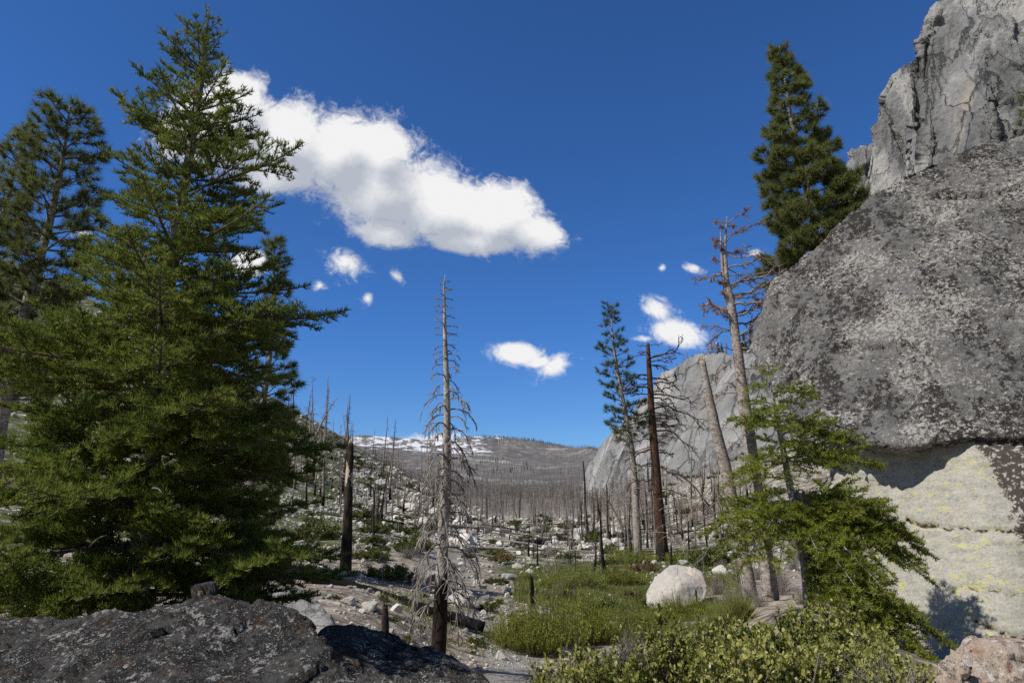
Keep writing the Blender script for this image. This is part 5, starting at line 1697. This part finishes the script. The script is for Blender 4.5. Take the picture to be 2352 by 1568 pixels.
o['label'] = 'short green grass of the meadow'

# leafy shrubs close to the camera, lower right


def leafy_bush(seed, label, outline_c, rx, rz, Y, n_leaf, ry=0.6):
    rg = np.random.default_rng(seed)
    c = at(*outline_c, Y)
    gz = min(float(height(c[0], c[1])[0]), c[2] - rz * 0.6) - 0.05
    base = np.array([c[0], c[1], gz])
    root = thing('leafy_shrub', label, 'shrub', base)
    st, sh, sdir = MB(), [], []
    top = c[2] - gz
    for i in range(int(60 + 55 * rx)):
        a, r = rg.uniform(0, 6.28), math.sqrt(rg.random())
        hh = top + rz * math.sqrt(max(1 - r * r, 0.0)) * rg.uniform(0.5, 1.12)
        e = np.array([math.cos(a) * r * rx, math.sin(a) * r * ry, hh])
        b = np.array([e[0] * 0.5 + rg.normal() * 0.08, e[1] * 0.5 + rg.normal() * 0.08, 0.0])
        m = (b + e) / 2 + rg.normal(size=3) * 0.07
        st.tube(np.array([b, m, e]), [0.011, 0.008, 0.004], 5, cap=False)
        for j in range(10):
            f = rg.uniform(0.15, 1.0)
            q = m + (e - m) * f
            d = unit(unit(e - m) * 0.7 + rg.normal(size=3) * 0.65 + UPV * 0.3)
            l = rg.uniform(0.05, 0.16)
            st.tube(np.array([q, q + d * l]), [0.003, 0.0015], 3, cap=False)
            sh.append((q, q + d * l)); sdir.append(d)
    S_, Dd = np.array(sh), np.array(sdir)
    idx = rg.integers(0, len(S_), n_leaf)
    P = S_[idx, 0] + (S_[idx, 1] - S_[idx, 0]) * (rg.random(n_leaf) ** 0.6)[:, None]
    D = unit(Dd[idx] * 0.6 + rg.normal(size=(n_leaf, 3)) * 0.65 + UPV * 0.35)
    n = len(P)
    W_ = (0.021 * rg.uniform(0.7, 1.25, n) * 0.5)[:, None]
    L = (0.037 * rg.uniform(0.65, 1.25, n))[:, None]
    S = rand_perp(rg, D)
    N = unit(np.cross(D, S))
    fo = MB()
    fo.quads(np.stack([P, P + D * L * .3 + S * W_ * .85 + N * L * .07, P + D * L * .68 + S * W_ + N * L * .07, P + D * L], 1))
    fo.quads(np.stack([P + D * L, P + D * L * .68 - S * W_ + N * L * .07, P + D * L * .3 - S * W_ * .85 + N * L * .07, P], 1))
    fo.build('foliage', M_LEAF, root)
    st.build('stems', M_TWIG, root)
    return root


leafy_bush(501, 'glossy leaved shrub right of centre at the bottom, sparse shoots over grey rocks', (1350, 1625), 0.42, 0.33, 5.2, 4200, 0.35)
leafy_bush(502, 'broad glossy leaved shrub in the lower right, in front of the willow', (1560, 1615), 0.62, 0.46, 5.0, 9500, 0.45)
leafy_bush(503, 'tallest glossy leaved shrub, under the left boughs of the young fir', (1740, 1555), 0.60, 0.40, 5.8, 9500, 0.5)
leafy_bush(504, 'glossy leaved shrub under the trunk of the young fir', (1900, 1535), 0.55, 0.42, 6.0, 8500, 0.5)
leafy_bush(505, 'glossy leaved shrub at the bottom right, in front of the other shrubs', (1800, 1665), 0.75, 0.42, 4.4, 10500, 0.4)
leafy_bush(506, 'glossy leaved shrub beside the rust stained rock', (2010, 1620), 0.45, 0.36, 4.9, 5500, 0.4)
p = at(2020, 1610, 4.2)
copy_thing(DRY[0], (p[0], p[1], p[2] - 0.2), 0.5, (0.55, 0.4, 0.5), 'heap of dry grey sticks before the leafy shrubs at the bottom right')
copy_thing(DRY[1], tuple(at(1450, 1560, 5.0)), 1.5, (0.25, 0.25, 0.35), 'small dead grey bush inside the leafy shrub')

# ------------------------------------------------------------------ logs, stumps


def log(label, a, b, r0, r1, m, seed, name='log', dig=0.3):
    pa, pb = ground_point(*a), ground_point(*b)
    pa[2] += r0 * (1 - dig); pb[2] += r1 * (1 - dig)
    root = thing(name, label, 'log', pa)
    mid = [pa + (pb - pa) * f for f in np.linspace(0, 1, 8)]
    q = pa + (pb - pa) * np.linspace(0.05, 0.95, 25)[:, None]
    lift = max(0.0, float((height(q[:, 0], q[:, 1]) + 0.25 * r0 - q[:, 2]).max()))
    root.location.z += lift - 0.7 * r0
    trunk_mesh(np.array(mid) - pa, np.linspace(r0, r1, 8), 14, 0.22, seed, 5).build('trunk', m, root)
    return root


lg = log('long charred black log lying across the slope behind the bleached snag', (690, 1338), (1112, 1462), 0.15, 0.11, M_CHAR, 61, 'charred_log')
log('pale weathered log end under the charred log', (835, 1392), (930, 1422), 0.10, 0.09, M_BARE, 62)
log('dark log lying among the valley boulders', (1190, 1252), (1300, 1240), 0.5, 0.4, M_CHAR, 63)
log('fallen dark trunk behind the burnt snags of the meadow', (1420, 1278), (1500, 1274), 0.3, 0.3, M_BURNTBARK, 64)
log('short burnt stick on the meadow grass', (1235, 1362), (1262, 1366), 0.06, 0.05, M_CHAR, 65, 'stick')
log('grey driftwood log on the left of the willow', (1085, 1430), (1130, 1420), 0.07, 0.06, M_GREYWOOD, 66)


FALLEN = []
for i in range(3):
    zt = np.linspace(0, 1, 6)
    FALLEN.append(trunk_mesh(np.stack([9 * zt, 0.2 * np.sin(zt * 4 + i), 0.15 * np.sin(zt * 3 + i)], -1), 0.17 * (1 - 0.7 * zt), 7, 0.15, 80 + i, 3).mesh('fallen_trunk', [M_FARWOOD, M_BURNTBARK, M_GREYWOOD][i]))
for (x0, x1, y0, y1), n, label, group in [((1060, 1450, 1200, 1290), 22, 'fallen trunk lying among the valley boulders', 'fallen trunks on the valley floor'), ((830, 1080, 1110, 1240), 12, 'fallen trunk lying on the left slope', 'fallen trunks on the left slope'), ((1450, 1760, 1150, 1290), 18, 'fallen trunk lying on the right talus', 'fallen trunks on the right talus')]:
    pts = ground_points(rng.uniform(x0, x1, n), rng.uniform(y0, y1, n), 20, 300)
    for p in pts[~np.isnan(pts[:, 0])]:
        s = rng.uniform(0.5, 1.1) * min(1.0, p[1] / 80)
        a = rng.uniform(-0.6, 0.6) + (math.pi if rng.random() < 0.5 else 0)
        e = p + np.array([math.cos(a), math.sin(a), 0]) * 9 * s
        o = link('fallen_trunk', FALLEN[rng.integers(0, 3)], None, (p[0], p[1], p[2] + 0.2 * s))
        o.scale = (s, s, s)
        o.rotation_euler = (0, -math.atan2(float(height(e[0], e[1])[0]) - p[2], 9 * s), a)
        tag(o, label, 'log', group)


def stump(label, base, top, w, m, seed, Y=None):
    g = at(base[0], base[1], Y) if Y else ground_point(*base)
    g[2] = float(height(g[0], g[1])[0]) - 0.05
    t_ = at(top[0], top[1], g[1])
    root = thing('stump', label, 'stump', g)
    r = w * g[1] / F_PX / 2
    d = t_ - g
    trunk_mesh(np.array([[0, 0, 0], d * 0.3, d * 0.65, d]), [r * 1.2, r, r * 0.95, r * 0.7], 10, 0.15, seed).build('trunk', m, root)
    mb = MB()
    for j in range(5):
        a = j * 1.3
        s = d + np.array([math.cos(a), math.sin(a), 0]) * r * 0.4
        mb.tube(np.array([s - UPV * r * 0.4, s + UPV * r * (0.4 + 0.5 * (j % 3))]), [r * 0.35, r * 0.1], 4)
    mb.build('jagged_top', m, root)


stump('thin brown post-like stump standing before the charred log', (886, 1480), (885, 1392), 17, M_BURNTBARK, 71, 10.2)
stump('short black burnt stump in the stream bed behind the willow', (1224, 1396), (1221, 1326), 9, M_CHAR, 72)
stump('low charred stump in front of the white boulder', (1485, 1412), (1483, 1390), 12, M_CHAR, 73)
stump('thin black burnt stick against the white boulder', (1604, 1405), (1598, 1355), 4, M_CHAR, 74)

# trees standing on top of the granite wall
for i, (x, y, h, Y, kind) in enumerate([(1556, 852, 26, 372, 'r'), (1572, 846, 46, 362, 'g'), (1580, 842, 50, 358, 'g'), (1592, 840, 40, 354, 'g'), (1602, 838, 38, 351, 'g'), (1617, 834, 34, 348, 'r'), (1630, 830, 55, 345, 'g'), (1637, 828, 60, 342, 'g'), (1644, 826, 66, 340, 'g'), (1652, 824, 50, 338, 'n'), (1660, 822, 44, 336, 'n'), (1670, 820, 60, 333, 'g'), (1690, 815, 70, 326, 'g'), (1712, 810, 60, 320, 'n'), (1730, 806, 80, 314, 'n'), (1745, 800, 70, 310, 'g')]):
    p = at(x, y + 8, Y + 6)
    H = h * Y / F_PX
    mb = MB()
    rg = np.random.default_rng(700 + i)
    mb.tube(np.array([[0, 0, -2], [0, 0, H * 0.5], [0, 0, H]]), [0.35, 0.25, 0.05], 5)
    nb = 90
    f = rg.uniform(0.12, 1.0, nb * (1 if kind == 'g' else 5))
    n = len(f)
    a = rg.uniform(0, 6.28, n)
    L = H * 0.2 * (1.08 - f) * rg.uniform(0.5, 1.2, n)
    c = np.stack([0 * f, 0 * f, f * H], -1)
    e = c + np.stack([np.cos(a) * L, np.sin(a) * L, -0.15 * L], -1)
    wd = 0.10 if kind == 'g' else 0.5
    mb.tris(np.stack([c, e, c * 0.4 + e * 0.6 + UPV * wd + rg.normal(size=(n, 3)) * 0.1], 1), 1)
    o = mb.build('ridge_tree', [M_FARWOOD, {'g': M_FARWOOD, 'r': M_RED, 'n': M_FARGREEN}[kind]], None, (0, 0, 0))
    o.location = p
    tag(o, {'g': 'dead grey conifer on the skyline above the granite wall', 'r': 'reddish dying conifer on the skyline above the granite wall', 'n': 'dark green conifer on the skyline above the granite wall'}[kind], 'tree', {'g': 'dead conifers above the wall', 'r': 'reddish conifers above the wall', 'n': 'green conifers above the wall'}[kind])
b = at(2395, 330, 26)
pine('pine_tree', 'green twigs of a conifer entering at the right frame edge', (b[0], b[1], float(height(b[0], b[1])[0])), float(at(2390, 205, 26)[2] - height(b[0], b[1])[0]), 1.3, 0.55, 29, M_PINE, 40, 0.2, 0.016, 0.15)

# prototypes did their work
for pr in PROTO_LIST + SH + [SHR] + DRY + WL:
    for ch in [c for c in bpy.data.objects if c.parent == pr]:
        bpy.data.objects.remove(ch)
    bpy.data.objects.remove(pr)
print('objects', len(bpy.data.objects))
